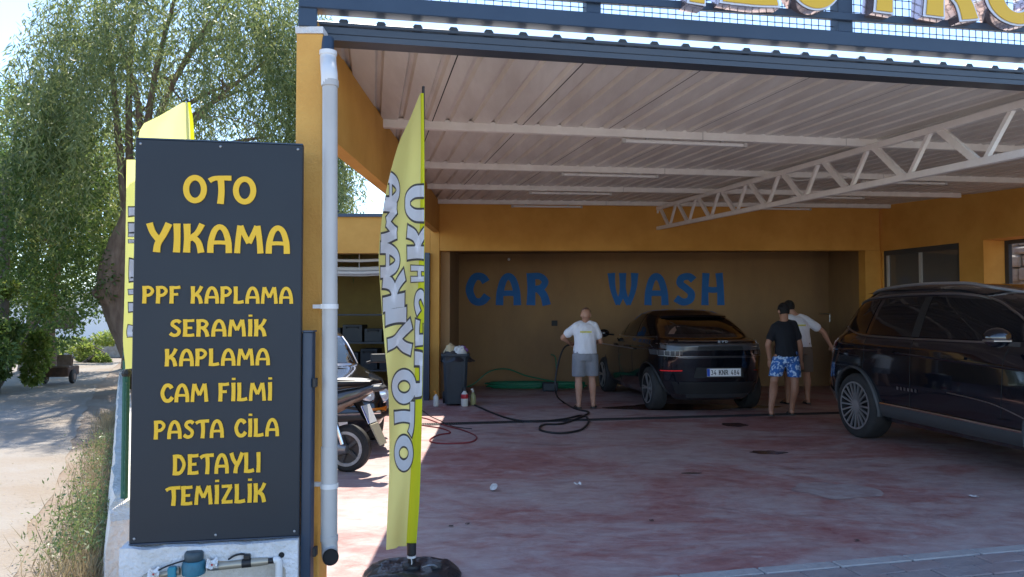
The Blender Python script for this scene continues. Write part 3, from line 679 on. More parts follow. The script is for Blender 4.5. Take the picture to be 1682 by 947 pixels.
for s, x0, x1, y0, y1, yr in (('OTO',300,422,288,335,335),('YIKAMA',242,477,366,414,417),('PPF KAPLAMA',234,482,470,499,498),('SERAM\u0130K',278,439,525,554,551),('KAPLAMA',271,444,573,602,599),
        ('CAM F\u0130LM\u0130',263,448,631,662,656),('PASTA C\u0130LA',253,459,691,722,715),('DETAYLI',284,429,747,781,774),('TEM\u0130ZL\u0130K',273,438,799,831,823)):
    a, zb0 = sloc(x0, y1); b, zb1 = sloc(x1, yr); _, zt0 = sloc(x0, y0)
    zb0 = (zb0+zb1)/2; up = zt0 - sloc(x0, y1)[1]
    flat_text(s, sign, 'yellow', sBL*1 + sx*a + V((0,0,zb0-sBL.z)) + sn*.0005, sx, V((0,0,1)), sn, b-a, up, th=.008, gap=.05, grow=-.01)
for a in (.03,.5,.97):
    for z in (.012,.988):
        c = sBL+sx*(SWd*a)+V((0,0,SHt*z)); MB().ball(c+sn*.001, (.007,.004,.007), 8, 6).build('screw', 'steelgrey', sign)
pth = thing('meter_plinth', 'low white rendered plinth under the navy service board', 'plinth', (sBL+sBR)/2*1)
pth.location.z = 0
P0 = V((at(198,900,3.6).x, 3.60, 0)); P1 = P0+sx*((at(490,890,3.74)-P0).dot(sx)); pw = (P1-P0).dot(sx); pn = sn
def pp(x, z, o=0): return P0+sx*x+V((0,0,z))+pn*o
random.seed(2)
def edge(x0, x1, z, n, am): return [(x0+(x1-x0)*i/n, z+random.uniform(-am,am)) for i in range(n+1)]
topz = zb_-.012
outer_top = edge(0, pw, topz-.004, 16, .006)
n0, n1, nz = pw*.17, pw*.93, topz-.075
arch = [(n0,.0),(n0,.12),(n0+.02,nz-.12),(n0+.06,nz-.05),(n0+.16,nz-.015)] + edge(n0+.22, n1-.1, nz, 6, .008) + [(n1-.04,nz-.015),(n1,nz-.06),(n1+.005,.1),(n1,.0)]
poly = [(0,-.02)] + outer_top + [(pw,-.02),(n1,-.02)] + arch[::-1] + [(n0,-.02)]
# front slab as triangulated polygon with the niche cut out
bm = bmesh.new(); vs = [bm.verts.new(pp(x,z,.02)) for x, z in poly]; f_ = bm.faces.new(vs)
ex = bmesh.ops.extrude_face_region(bm, geom=[f_]); bmesh.ops.translate(bm, verts=[v for v in ex['geom'] if isinstance(v, bmesh.types.BMVert)], vec=-pn*.13)
bmesh.ops.recalc_face_normals(bm, faces=bm.faces); bmesh.ops.triangulate(bm, faces=bm.faces[:])
me = bpy.data.meshes.new('front_slab'); bm.transform(full(pth).inverted()); bm.to_mesh(me); bm.free(); me.materials.append(MT['stucco'])
o = bpy.data.objects.new('front_slab', me); col.objects.link(o); o.parent = pth
m_ = MB(); m_.prism([pp(.003,-.02,-.11), pp(pw-.003,-.02,-.11), pp(pw-.003,topz-.012,-.11), pp(.003,topz-.012,-.11)], -pn*.16); m_.build('core', 'stucco_rough', pth)
hx, hz = sloc(462, 912); hp = pp(pw*.905, topz-.085, .021)
hc = at(462,912,3.70); hc = pp((hc-P0).dot(sx), hc.z, .0205); MB().lathe([(.014,-.004),(.014,.001)], hc, 14, Matrix.Rotation(math.atan2(pn.y,pn.x),4,'Z') @ Matrix.Rotation(R(90),4,'Y')).build('drill_hole', 'darkhole', pth)
mt = thing('water_meter', 'blue water meter with valves and pipes in the niche of the white plinth', 'meter', pp(pw*.5,.25,-.05))
def mp(px, py, o=.03): x = (at(px,py,3.67)-P0).dot(sx); return pp(x, at(px,py,3.67).z, o)
Mx = Matrix.Rotation(math.atan2(sx.y,sx.x),4,'Z')
c = mp(322,921)
MB().lathe([(.03,-.055),(.052,-.045),(.055,-.01),(.050,.012),(.046,.018)], c, 20).build('meter_body', 'meterblue', mt, smooth=True)
MB().lathe([(.04,.018),(.043,.022),(.043,.05),(.036,.06),(.005,.062)], c, 20).build('register_cap', 'metertop', mt, smooth=True)
def seg(a, b, r0, r1, name, mname, n=12): return MB().tube([a, a.lerp(b,.5), b], [r0, r0, r1], n).build(name, mname, mt, smooth=True)
seg(mp(262,938), mp(300,931), .014, .02, 'union', 'brass'); seg(mp(344,927), mp(362,928), .018, .016, 'union', 'steelgrey')
seg(mp(362,927), mp(400,925), .019, .019, 'coupling', 'brass'); seg(mp(398,925), mp(413,924), .021, .021, 'valve_body', 'blackplastic'); seg(mp(412,924), mp(440,923), .02, .017, 'coupling', 'brass'); seg(mp(439,923), mp(450,922.5), .014, .014, 'nipple', 'blackplastic')
MB().tube(crom([mp(449,922.5), mp(455,922), mp(457,930), mp(457,947), mp(457,1000)], 4), .017, 14).build('riser_pipe', 'pvcwhite', mt, smooth=True)
MB().tube(crom([mp(264,937), mp(252,938), mp(245,943), mp(242,955), mp(241,1000)], 4), .019, 14).build('riser_pipe', 'brass', mt, smooth=True)
MB().box(mp(290,932,.05), (.036,.03,.06), math.atan2(sx.y,sx.x)).build('lock_tag', 'tagteal', mt, bev=.004)
MB().box(mp(406,914,.03), (.03,.03,.025), math.atan2(sx.y,sx.x)).build('valve_stem', 'blackplastic', mt, bev=.004)
MB().tube(crom([mp(406,912), mp(398,909), mp(386,911), mp(376,917)], 4), .005, 6).build('valve_lever', 'blackplastic', mt)
MB().tube(crom([mp(315,911,.05), mp(296,916,.05), mp(280,921,.05), mp(268,927,.05)], 4), .004, 6).build('seal_wire', 'blackplastic', mt)
for px, py in ((262,930),(352,920)):
    m_ = MB(); random.seed(px); c = mp(px,py,.055); m_.grid(lambda u, v: c+sx*((u-.5)*.05)+V((0,0,(v-.5)*.045+.006*math.sin(u*9)))+pn*(.012*math.sin(u*7+v*5)), 5, 4); m_.build('paper_tag', 'paper', mt)
    MB().box(mp(px+1,py,.07), (.008,.003,.008), 0).build('red_print', 'red', mt)
gp = thing('gate_post', 'slim black steel gate post between service board and orange pillar', 'post', at(506,940,3.8))
gp.location.z = 0
ga, gb = at(498,545,3.8), at(514.5,545,3.8)
MB().bx((ga.x,3.78,0), (gb.x,3.85,ga.z)).build('tube', 'navy', gp, bev=.005)
MB().bx((ga.x-.004,3.776,ga.z), (gb.x+.004,3.854,ga.z+.008)).build('cap', 'navy', gp)
for py in (628,905): c = at(517.5,py,3.79); MB().box(c, (.018,.04,.045)).build('hinge', 'blackplastic', gp, bev=.003)
# ------------------------------------------------------------------ feather flags
def interp(tab, y):
    if y <= tab[0][0]: return tab[0][1]
    for (a, xa), (b, xb) in zip(tab, tab[1:]):
        if y <= b: return xa+(xb-xa)*(y-a)/(b-a)
    return tab[-1][1]
def smooth_tab(t):
    P = crom([(b, a, 0) for a, b in t], 6); return sorted((p.y, p.x) for p in P)
def flag(Y, left, seam, right, ytop, ybot, label, col1, col2, base, seed, poletop=None):
    left, seam, right = smooth_tab(left), smooth_tab(seam), smooth_tab(right)
    t = thing('feather_flag', label, 'flag', (at(base[0], base[1], Y).x, Y, 0), 0, 'yellow feather flags')
    def wav(px, py): return .022*math.sin(py*.014+seed)*(1-.6*(px-600)/100 if 0 else 1) + .012*math.sin(px*.11+py*.02+seed*2)
    def P(px, py, d=0): q = at(px, py, Y); w = wav(px, py)*min(1, max(0, (interp(seam,py)-px)/18)); return V((q.x*(1+w/Y), Y+w-d, EYE+(q.z-EYE)*(1+w/Y)))
    N = 60
    m_ = MB(); m_.grid(lambda u, v: P(lerp(interp(left, lerp(ybot,ytop,v)), interp(seam, lerp(ybot,ytop,v)), u), lerp(ybot+(6 if u < .6 else 0)*(1-u) if v == 0 else ybot, ytop, v)), 10, N)
    cloth = m_.build('banner', 'flagcloth', t, smooth=True)
    def S(u, y): 
        l, r = interp(seam, y)-.5, interp(right, y); a = lerp(l, r, u); q = at(a, y, Y); return V((q.x, Y-.004*math.sin(u*math.pi)-.002, q.z))
    m_ = MB(); m_.grid(lambda u, v: S(u, lerp(ybot-4, ytop, v)), 6, N); sl_ = m_.build('sleeve', 'flagsleeve', t, smooth=True)
    pt = poletop or ((interp(seam,ytop)+interp(right,ytop))/2+1, ytop-13); pb_ = (interp(seam,ybot)+interp(right,ybot))/2
    pole = crom([at(*pt, Y), at((interp(seam,lerp(ytop,ybot,.5))+interp(right,lerp(ytop,ybot,.5)))/2, lerp(ytop,ybot,.5), Y), at(pb_, ybot+2, Y)], 8)
    pole = [p+V((0,.02,0)) for p in pole]
    MB().tube(pole, [.008+.006*i/16 for i in range(len(pole))], 8).build('pole', 'blackplastic', t, smooth=True)
    for ch, y0, y1, x0, x1, sh in col1+col2:
        for grow, dd_, mn in ((.03,.004,'flagink'),(-.06,.007,'flagwhite')):
            m_ = MB(); w = GL[ch][0]
            def fn(x, y, d, y0=y0, y1=y1, x0=x0, x1=x1, w=w, dd_=dd_):
                py = y1+(y0-y1)*(x/w); px = x0+(x1-x0)*y; py = py - (y-.5)*sh
                sm, rg = interp(seam,py), interp(right,py); lf = interp(left,py)+1.0
                px = min(max(px, lf), rg-.6)
                if px <= sm-1: return P(px, py, dd_+d)
                u = max(0,(px-sm)/(rg-sm)); q = at(px,py,Y); return V((q.x, Y-.004*math.sin(u*math.pi)-.002-dd_-d, q.z))
            glyph_mesh(m_, ch, fn, grow+.10, th=.0004, step=.0004); m_.build('letter_outline' if mn == 'flagink' else 'letter', mn, cloth)
    return t, at(pb_, ybot, Y)
L1_ = [(153,690),(200,671),(235,655),(300,637),(360,627),(420,622),(480,625),(570,632),(640,638),(760,639.5),(830,637),(901,634)]
S1_ = [(153,691.5),(235,692),(330,691),(450,688),(560,684),(660,680),(760,676),(893,668)]
R1_ = [(153,696),(235,697),(330,697.5),(500,697),(620,694.5),(800,690),(893,684)]
fl, fb = flag(4.3, L1_, S1_, R1_, 153, 897, 'tall yellow feather flag on a black bag base before the forecourt',
   [('A',283,341,634,656,0),('M',328,399,627,652,4),('A',399,455,626,656,0),('K',447,506,630,664,8),('I',505,533,634,667,5),('Y',533,582,638,675,8),('O',607,662,645,683,0),('T',662,711,649,680,0),('O',715,772,649,678,0)],
   [('U',306,362,667,700,0),('K',371,424,670,702,0),('H',437,462,676,704,0),('S',474,516,682,712,0),('E',524,566,683,714,0),('A',578,650,682,712,0)], (676,925), .4)
MB().tube([fb+V((0,0,.02)), fb+V((0,0,-.045))], .026, 14).build('pole_sleeve', 'blackplastic', fl, smooth=True)
MB().tube([fb+V((0,0,-.05)), fb+V((0,0,-.062))], .025, 14).build('tie_band', 'pvcwhite', fl)
MB().tube([fb+V((0,0,-.05)), V((fb.x,fb.y,.07))], .022, 14).build('spigot', 'blackplastic', fl, smooth=True)
MB().tube(crom([fb+V((.0,-.028,-.055)), fb+V((.006,-.03,-.08)), fb+V((-.002,-.028,-.12))], 4), .003, 6).build('tie_end', 'pvcwhite', fl)
bs = MB()
def bagf(u, v):
    a = u*2*math.pi; ph = v*math.pi*.5
    r = .27*(math.cos(ph)**.45) if v < 1 else 0.0
    n_ = noise.noise(V((math.cos(a)*2, math.sin(a)*2, v*3)))*.03*(1-v*.6)
    sq = 1/max(abs(math.cos(a)), abs(math.sin(a)))**.35
    return V((fb.x+(r*sq+n_)*math.cos(a), fb.y+(r*sq*.8+n_)*math.sin(a), .004+.095*math.sin(ph)**.8 - .02*math.exp(-((v-.93)/.1)**2) + .02*noise.noise(V((math.cos(a)*3, math.sin(a)*3, v*5)))*(v if v<.95 else 0)))
bs.grid(bagf, 40, 14); bs.build('bag_base', 'bagblack', fl, smooth=True)
m_ = MB(); m_.lathe([(.055,.0),(.05,.02),(.03,.03)], (fb.x,fb.y,.078), 16); m_.build('collar', 'blackplastic', fl, smooth=True)
m_ = MB(); m_.lathe([(.03,0),(.03,.025),(.02,.03)], (fb.x+.14,fb.y-.02,.082), 14); m_.build('filler_cap', 'greyplastic', fl, smooth=True)
c = V((fb.x+.07,fb.y-.06,.10)); MB().tube(crom([c, c+V((.03,-.01,.012)), c+V((.06,.01,.008)), c+V((.08,.0,0))], 4), .006, 6).build('strap_buckle', 'steelgrey', fl)
f2, b2 = flag(4.9, [(168,300),(190,262),(208,232),(260,226),(400,222),(600,226),(850,234)], [(168,309),(240,314),(500,316),(850,312)], [(168,313),(240,320),(500,322),(850,318)], 168, 850, 'yellow feather flag rising above the top of the navy board', [], [], (315,900), 1.7, (306,161))
MB().tube([b2+V((0,0,.05)), V((b2.x,b2.y,.0))], .02, 10).build('spigot', 'blackplastic', f2)
f3, b3 = flag(4.6, [(262,208),(300,207.5),(400,206),(500,204),(560,202),(600,206)], [(262,270),(400,272),(600,270)], [(262,276),(400,278),(600,276)], 262, 600, 'yellow feather flag showing as a narrow strip left of the navy board',
   [('I',340,355,213,248,0),('I',366,382,213,248,0),('H',384,398,213,248,0),('E',425,460,214,250,0),('T',470,490,213,248,0),('I',497,512,213,248,0),('L',534,552,211,248,0)], [], (273,900), 2.9)
MB().tube([b3+V((0,0,.05)), V((b3.x,b3.y,.0))], .02, 10).build('spigot', 'blackplastic', f3)
# ------------------------------------------------------------------ boundary wall and fence
bw = thing('boundary_wall', 'low rough white boundary wall beside the dirt road', 'wall', (WA+WB)/2)
m_ = MB(); N = 40; rings = []
for i in range(N+1):
    p = WA.lerp(WB, i/N); a = .035*noise.noise(V((i*.7,0,0))); h = .37+.03*noise.noise(V((i*.9,3,0)))
    rings.append([p+wnrm*(.10+a)+V((0,0,-.02)), p+wnrm*(.09+a*.6)+V((0,0,h*.6)), p+wnrm*(.07+a)+V((0,0,h)), p-wnrm*.08+V((0,0,h)), p-wnrm*.09+V((0,0,-.02))])
m_.loft(rings); m_.build('coping', 'stucco_rough', bw)
FA, FB = V((-2.30,4.5,0)), V((-7.72,15.1,0))
fe = thing('mesh_fence', 'green wire mesh fence standing on the low white boundary wall', 'fence', (FA+FB)/2)
for i in range(7):
    p = FA.lerp(FB, .02+i*.155)-wnrm*.02; MB().tube([p+V((0,0,.3)), p+V((0,0,1.12))], .022, 8).build('post', 'fence_green', fe, smooth=True)
    MB().ball(p+V((0,0,1.13)), .03, 8, 6).build('post_cap', 'blackplastic', fe)
m_ = MB(); L_ = (FB-FA).length
for i in range(int(L_/.06)): p = FA+wd*(i*.06)-wnrm*.02; m_.bar(p+V((0,0,.4)), p+V((0,0,1.08)), .004, .004)
for j in range(12): m_.bar(FA-wnrm*.018+V((0,0,.42+j*.06)), FB-wnrm*.018+V((0,0,.42+j*.06)), .004, .004)
tag(m_.build('wire_mesh', 'fence_green', fe, fix=False), kind='stuff')
m_ = MB(); m_.grid(lambda u, v: FA.lerp(FB, .03+u*.9)-wnrm*(.035+.01*math.sin(u*60))+V((0,0,.4+v*(.55+.05*math.sin(u*23)))), 60, 4); m_.build('shade_net', 'fence_green', fe)
# ------------------------------------------------------------------ vehicles
class Car:
    """body shell as stacked plan outlines: rows of (z, x_rear, x_front, half_width, n_rear, n_front)"""
    def __init__(s, rows): s.rows = rows
    def par(s, z):
        r = s.rows
        if z <= r[0][0]: return r[0][1:]
        for a, b in zip(r, r[1:]):
            if z <= b[0]:
                t = (z-a[0])/(b[0]-a[0]); return [lerp(p, q, t) for p, q in zip(a[1:], b[1:])]
        return r[-1][1:]
    def outline(s, z, n=72):
        xr, xf, w, nr, nf = s.par(z); xm = (xr+xf)/2; h = (xf-xr)/2; P = []
        for i in range(n):
            a = 2*math.pi*i/n; c, si = math.cos(a), math.sin(a); e = nf if c > 0 else nr
            P.append(V((xm+h*math.copysign(abs(c)**(2/e), c), w*math.copysign(abs(si)**(2/e), si), z)))
        return P
    def side(s, x, z):          # half width at x
        xr, xf, w, nr, nf = s.par(z); xm = (xr+xf)/2; h = (xf-xr)/2; q = min(abs((x-xm)/h), 1); e = nf if x > xm else nr
        return w*(max(1-q**e, 0))**(1/e)
    def end(s, y, z, front=False):
        xr, xf, w, nr, nf = s.par(z); xm = (xr+xf)/2; h = (xf-xr)/2; q = min(abs(y/w), 1); e = nf if front else nr
        d = h*(max(1-q**e, 0))**(1/e); return xm+d if front else xm-d
    def shell(s, parent, mname, wheels, arch_r, name='body', crown=.03):
        zs = []
        for a, b in zip(s.rows, s.rows[1:]): zs += [lerp(a[0], b[0], k/4) for k in range(4)]
        zs.append(s.rows[-1][0]); mb = MB(); rings = [s.outline(z) for z in zs]
        top = rings[-1]; c = sum(top, V())/len(top)
        for k, dz in ((.8,.5),(.45,.85),(.12,1.0)): rings.append([c+(p-c)*k+V((0,0,crown*dz)) for p in top])
        mb.loft(rings); o = mb.build(name, [mname, 'blackplastic'], parent, world=False, smooth=True)
        cut = MB()
        for x, y, z in wheels:
            for sg_ in (1,): cut.lathe([(arch_r, -.30), (arch_r, .30)], (x, y, z), 40, Matrix.Rotation(R(90), 4, 'X'))
        co = cut.build('cutter', 'blackplastic', parent, world=False)
        co.data.materials.clear(); co.data.materials.append(MT['blackplastic'])
        bm_ = o.modifiers.new('b', 'BOOLEAN'); bm_.object = co; bm_.operation = 'DIFFERENCE'; bm_.solver = 'EXACT'
        bpy.context.view_layer.update(); me = bpy.data.meshes.new_from_object(o.evaluated_get(bpy.context.evaluated_depsgraph_get())); o.modifiers.clear(); o.data = me
        bpy.data.objects.remove(co); me.set_sharp_from_angle(angle=R(32)); return o
    def panel(s, parent, name, mname, poly, off=.006, sgn=1, nu=10, nv=6):
        """side patch: poly = lower-left, lower-right, upper-right, upper-left in (x, z)"""
        a, b, c, d = [V((p[0], p[1], 0)) for p in poly]
        def fn(u, v): p = a.lerp(b, u).lerp(d.lerp(c, u), v); return V((p.x, sgn*(s.side(p.x, p.y)+off), p.y))
        mb = MB(); mb.grid(fn, nu, nv); return mb.build(name, mname, parent, world=False, smooth=True)
    def strip(s, parent, name, mname, pts, r=.008, off=.004, sgn=1):
        P = [V((x, sgn*(s.side(x, z)+off), z)) for x, z in [(p.x, p.y) for p in crom([(x, z, 0) for x, z in pts], 6)]]
        mb = MB(); mb.tube(P, r, 6); return mb.build(name, mname, parent, world=False, smooth=True)
    def rear(s, parent, name, mname, poly, off=.006, front=False, nu=12, nv=6):
        """end patch: poly in (y, z)"""
        a, b, c, d = [V((p[0], p[1], 0)) for p in poly]; k = 1 if front else -1
        def fn(u, v): p = a.lerp(b, u).lerp(d.lerp(c, u), v); return V((s.end(p.x, p.y, front)+k*off, p.x, p.y))
        mb = MB(); mb.grid(fn, nu, nv); return mb.build(name, mname, parent, world=False, smooth=True)
def wheel(parent, c, r, w, rim, spokes, sgn, mrim='alloy', tw=.012, twin=False):
    """c = centre of outer face; sgn = side the face looks to (local y)"""
    c = V(c); M = Matrix.Rotation(R(-90)*sgn, 4, 'X')
    t = MB(); t.lathe([(rim+.005,-.02),(rim+.012,0),(r-.05,.004),(r-.015,-.012),(r,-.04),(r,-w+.04),(r-.015,-w+.012),(rim+.01,-w)], c, 40, M, cap=False); ty = t.build('wheel', 'rubber', parent, world=False, smooth=True)
    m = MB(); m.lathe([(rim+.012,-.012),(rim+.012,.004),(rim-.008,.004),(rim-.012,-.03),(rim-.02,-.09),(.06,-.1),(.01,-.1)], c, 40, M, cap=False); m.build('rim', 'darkalloy', ty, world=False, smooth=True)
    m = MB(); m.lathe([(rim+.013,.002),(rim+.013,.007),(rim-.006,.007),(rim-.006,.002)], c, 40, M, cap=False); m.build('rim_lip', mrim, ty, world=False, smooth=True)
    hub = MB(); hub.lathe([(.055,-.05),(.05,-.012),(.03,-.008),(.002,-.007)], c, 16, M); hub.build('hub_cap', mrim, ty, world=False, smooth=True)
    for i in range(spokes):
        an = 2*math.pi*i/spokes
        for k in ((-.09,.09) if twin else (0,)):
            a2 = an+k; p0 = c+M @ V((.04*math.cos(an), .04*math.sin(an), -.02)); p1 = c+M @ V((rim*.99*math.cos(a2), rim*.99*math.sin(a2), -.002))
            q = MB(); q.bar(p0, p1, tw, .018, up=M.to_3x3() @ V((0,0,1))); q.build('spoke', mrim, ty, world=False)
    return ty
def plate(parent, c, ux, uz, W, H, txt, name='number_plate'):
    n = ux.cross(uz).normalized(); c = V(c)
    m = MB(); m.prism([c-ux*W/2-uz*H/2, c+ux*W/2-uz*H/2, c+ux*W/2+uz*H/2, c-ux*W/2+uz*H/2], n*.006); p = m.build(name, 'platewhite', parent, world=False)
    q = c-ux*W/2+n*.0065; MB().prism([q-uz*H*.47, q+ux*W*.085-uz*H*.47, q+ux*W*.085+uz*H*.47, q+uz*H*.47], n*.0012).build('country_band', 'plateblue', p, world=False)
    if txt:
        x = -W/2+W*.11; sc = W*.85/ (text_width(txt)+.06*len(txt))
        for ch in txt:
            if ch != ' ':
                m = MB(); glyph_mesh(m, ch, lambda a, b, d: c+ux*(x+a*sc)+uz*((b-.5)*H*.66)+n*(.0065+d), grow=-.03, th=.001, step=.0002); m.build('character', 'ink', p, world=False)
            x += (GL[ch][0]+.06)*sc
    return p
# --- black crossover being washed, seen from behind
hd = V((-.140,.990,0)).normalized(); cpos = V((3.1,11.33,0)) + hd*2.15
byd = thing('crossover_car', 'black crossover car in the washing bay, its rear with number plate facing us', 'car', cpos, math.atan2(hd.y, hd.x))
C1 = Car([(.20,-1.95,2.0,.74,4,4),(.30,-2.06,2.1,.84,4.2,3.6),(.46,-2.10,2.15,.885,4.4,3.2),(.62,-2.115,2.15,.90,4.6,3.0),(.80,-2.135,2.10,.905,4.6,2.8),(.94,-2.155,1.95,.90,4.4,2.7),(1.03,-2.165,1.5,.885,4.0,2.8),(1.095,-2.12,1.15,.86,3.8,3.0),
          (1.13,-1.98,1.02,.81,3.4,3.4),(1.21,-1.83,.88,.78,3.4,3.4),(1.33,-1.58,.62,.73,3.3,3.2),(1.43,-1.30,.36,.665,3.2,3.0),(1.505,-1.02,.12,.60,3.0,2.8),(1.545,-.85,-.1,.53,2.8,2.6)])
whl = [(-1.37,.80,.335),(-1.37,-.80,.335),(1.36,.80,.335),(1.36,-.80,.335)]
body = C1.shell(byd, 'paint_black', whl, .385, crown=.035)
for x, y, z in whl: wheel(byd, (x, math.copysign(.875, y), z), .335, .23, .225, 5, 1 if y > 0 else -1, tw=.022, twin=True)
for sg_ in (1, -1):
    C1.panel(byd, 'window', 'glassdark', [(-.62,1.13),(.10,1.13),(.05,1.51),(-.62,1.5)], sgn=sg_); C1.panel(byd, 'window', 'glassdark', [(.16,1.13),(.92,1.13),(.45,1.4),(.11,1.51)], sgn=sg_)
    C1.panel(byd, 'quarter_window', 'glassdark', [(-1.42,1.16),(-.70,1.13),(-.70,1.495),(-.98,1.46)], sgn=sg_)
    C1.strip(byd, 'door_seam', 'darkhole', [(.13,.34),(.13,1.08)], .004, .0, sg_); C1.strip(byd, 'door_seam', 'darkhole', [(-.66,.55),(-.66,1.08)], .004, .0, sg_)
    C1.strip(byd, 'shoulder_crease', 'paint_black', [(-1.9,0.96),(-1.0,0.98),(.2,0.94),(1.4,0.9)], .012, -.004, sg_)
    for x in (-.42,.38): C1.panel(byd, 'door_handle', 'blackplastic', [(x-.12,0.945),(x+.12,0.945),(x+.12,0.975),(x-.12,0.975)], .012, sg_, 4, 2)
    y = sg_*.93; m = MB(); m.ball((.80,y+.06*sg_,1.14), (.07,.11,.075), 12, 8); m.bar((.82,sg_*.8,1.11), (.80,y,1.12), .05, .03); m.build('mirror', 'paint_black', byd, world=False, smooth=True)
    C1.strip(byd, 'window_chrome', 'satin', [(-1.46,1.145),(-.6,1.115),(.3,1.112),(.95,1.114)], .007, .004, sg_)
    m = MB(); 
    for i in range(21):
        an = math.pi*i/20; 
    ar = [V((-1.37+.40*math.cos(math.pi*i/20*1.04-.06), 0, .335+.40*math.sin(math.pi*i/20*1.04-.06))) for i in range(21)]
    m.tube([V((p.x, sg_*(C1.side(p.x, max(p.z,.3))+.001), p.z)) for p in ar], .022, 6, sq=(1,.6)); m.build('arch_trim', 'blackplastic', byd, world=False, smooth=True)
    C1.panel(byd, 'pillar_trim', 'chrome', [(-1.74,1.185),(-1.66,1.185),(-1.52,1.34),(-1.55,1.34)], .010, sg_, 2, 4)
C1.rear(byd, 'rear_window', 'glassdark', [(.60,1.2),(-.60,1.2),(-.50,1.48),(.50,1.48)], .008)
m = MB(); m.grid(lambda u, v: V((C1.end((u-.5)*1.12,1.46)-.13+.17*v, (u-.5)*1.12*(1-.02*v), 1.475+.035*v-.05*abs(u-.5)**2)), 14, 3); m.grid(lambda u, v: V((C1.end((u-.5)*1.12,1.46)-.13+.02*v, (u-.5)*1.12, 1.45+.025*v-.05*abs(u-.5)**2)), 14, 2); m.build('roof_spoiler', 'paint_black', byd, world=False, smooth=True)
C1.rear(byd, 'spoiler_lip', 'satin', [(.84,1.085),(-.84,1.085),(-.80,1.108),(.80,1.108)], .012)
C1.rear(byd, 'light_bar', 'greylight', [(.845,0.955),(-.845,0.955),(-.86,1.055),(.86,1.055)], .010, nu=24)
for z in (.865,1.045): C1.rear(byd, 'light_bar_trim', 'satin', [(.82,z-.004),(-.82,z-.004),(-.82,z+.004),(.82,z+.004)], .014, nu=24)
for sg_ in (1,-1):
    C1.rear(byd, 'tail_light', 'greylight', [(sg_*.865,0.87),(sg_*.56,0.89),(sg_*.56,0.95),(sg_*.87,0.95)], .012)
    for k in range(5): C1.rear(byd, 'light_rib', 'satin', [(sg_*(.60+k*.055),0.875),(sg_*(.606+k*.055),0.875),(sg_*(.606+k*.055),0.94),(sg_*(.60+k*.055),0.94)], .015, nu=2, nv=2)
C1.rear(byd, 'tailgate_recess', 'blackplastic', [(.36,0.96),(-.36,0.96),(-.34,1.02),(.34,1.02)], .014)
C1.rear(byd, 'tailgate_crease', 'satin', [(.6,0.842),(-.6,0.842),(-.62,0.848),(.62,0.848)], .010, nu=20)
C1.rear(byd, 'reflector', 'redglow', [(.80,.63),(.56,.645),(.56,.658),(.80,.643)], .010); C1.rear(byd, 'reflector', 'redlight', [(-.80,.63),(-.56,.645),(-.56,.658),(-.80,.643)], .010)
C1.rear(byd, 'bumper_insert', 'blackplastic', [(.70,.30),(-.70,.30),(-.80,.48),(.80,.48)], .010); C1.rear(byd, 'plate_recess', 'blackplastic', [(.40,.545),(-.40,.545),(-.36,.70),(.36,.70)], .006)
C1.rear(byd, 'skid_plate', 'greyplastic', [(.45,.235),(-.45,.235),(-.5,.30),(.5,.30)], .012)
xr = C1.end(0,.63)-.022; plate(byd, (xr,-.06,.625), V((0,-1,0)), V((.03,0,1)).normalized(), .53, .115, '34 KNR 484')
x = 0
for ch in 'BYD':
    m = MB(); glyph_mesh(m, ch, lambda a, b, d: V((C1.end(0,1.07)-.018-d+.05*(b*.05), .10-.06-(x+a)*.07, 1.068+b*.035)), grow=-.04, th=.004); m.build('emblem_letter', 'satin', byd, world=False); x += GL[ch][0]+.15
for y in (.0,): C1.rear(byd, 'badge', 'chrome', [(-.52,1.005),(-.66,1.005),(-.66,1.012),(-.52,1.012)], .016, nu=4, nv=1)
# --- large dark suv at the right, parked nose towards us
wp = V((4.16,9.15,0)); hs = V((.156,-.988,0)).normalized(); lf = V((-hs.y, hs.x, 0)); spos = wp + hs*1.38 + lf*.93
suv = thing('large_suv', 'large black sport utility vehicle parked at right, silver roof rail and spoked wheel', 'car', spos + lf*.06, math.atan2(hs.y, hs.x)); suv.scale = (1.07,1.07,1.07)
C2 = Car([(.24,-2.12,2.1,.80,4,4),(.34,-2.26,2.25,.90,4.4,3.6),(.50,-2.33,2.32,.925,4.8,3.2),(.66,-2.32,2.32,.935,5,3.0),(.80,-2.29,2.28,.935,5,2.9),(.95,-2.26,2.15,.925,4.8,2.8),(1.06,-2.22,1.6,.91,4.6,3.0),(1.12,-2.18,1.28,.875,4.4,3.4),
          (1.16,-2.14,1.16,.845,4.2,3.6),(1.30,-2.04,.92,.80,4.2,3.6),(1.44,-1.93,.66,.745,4.2,3.4),(1.56,-1.81,.38,.69,4.0,3.2),(1.64,-1.70,.15,.64,3.6,3.0),(1.69,-1.58,-.05,.58,3.2,2.8)])
whl = [(-1.38,.83,.365),(-1.38,-.83,.365),(1.38,.83,.365),(1.38,-.83,.365)]
C2.shell(suv, 'paint_navy', whl, .42, crown=.03)
for x, y, z in whl: wheel(suv, (x, math.copysign(.915, y), z), .365, .25, .255, 20, 1 if y > 0 else -1, tw=.017)
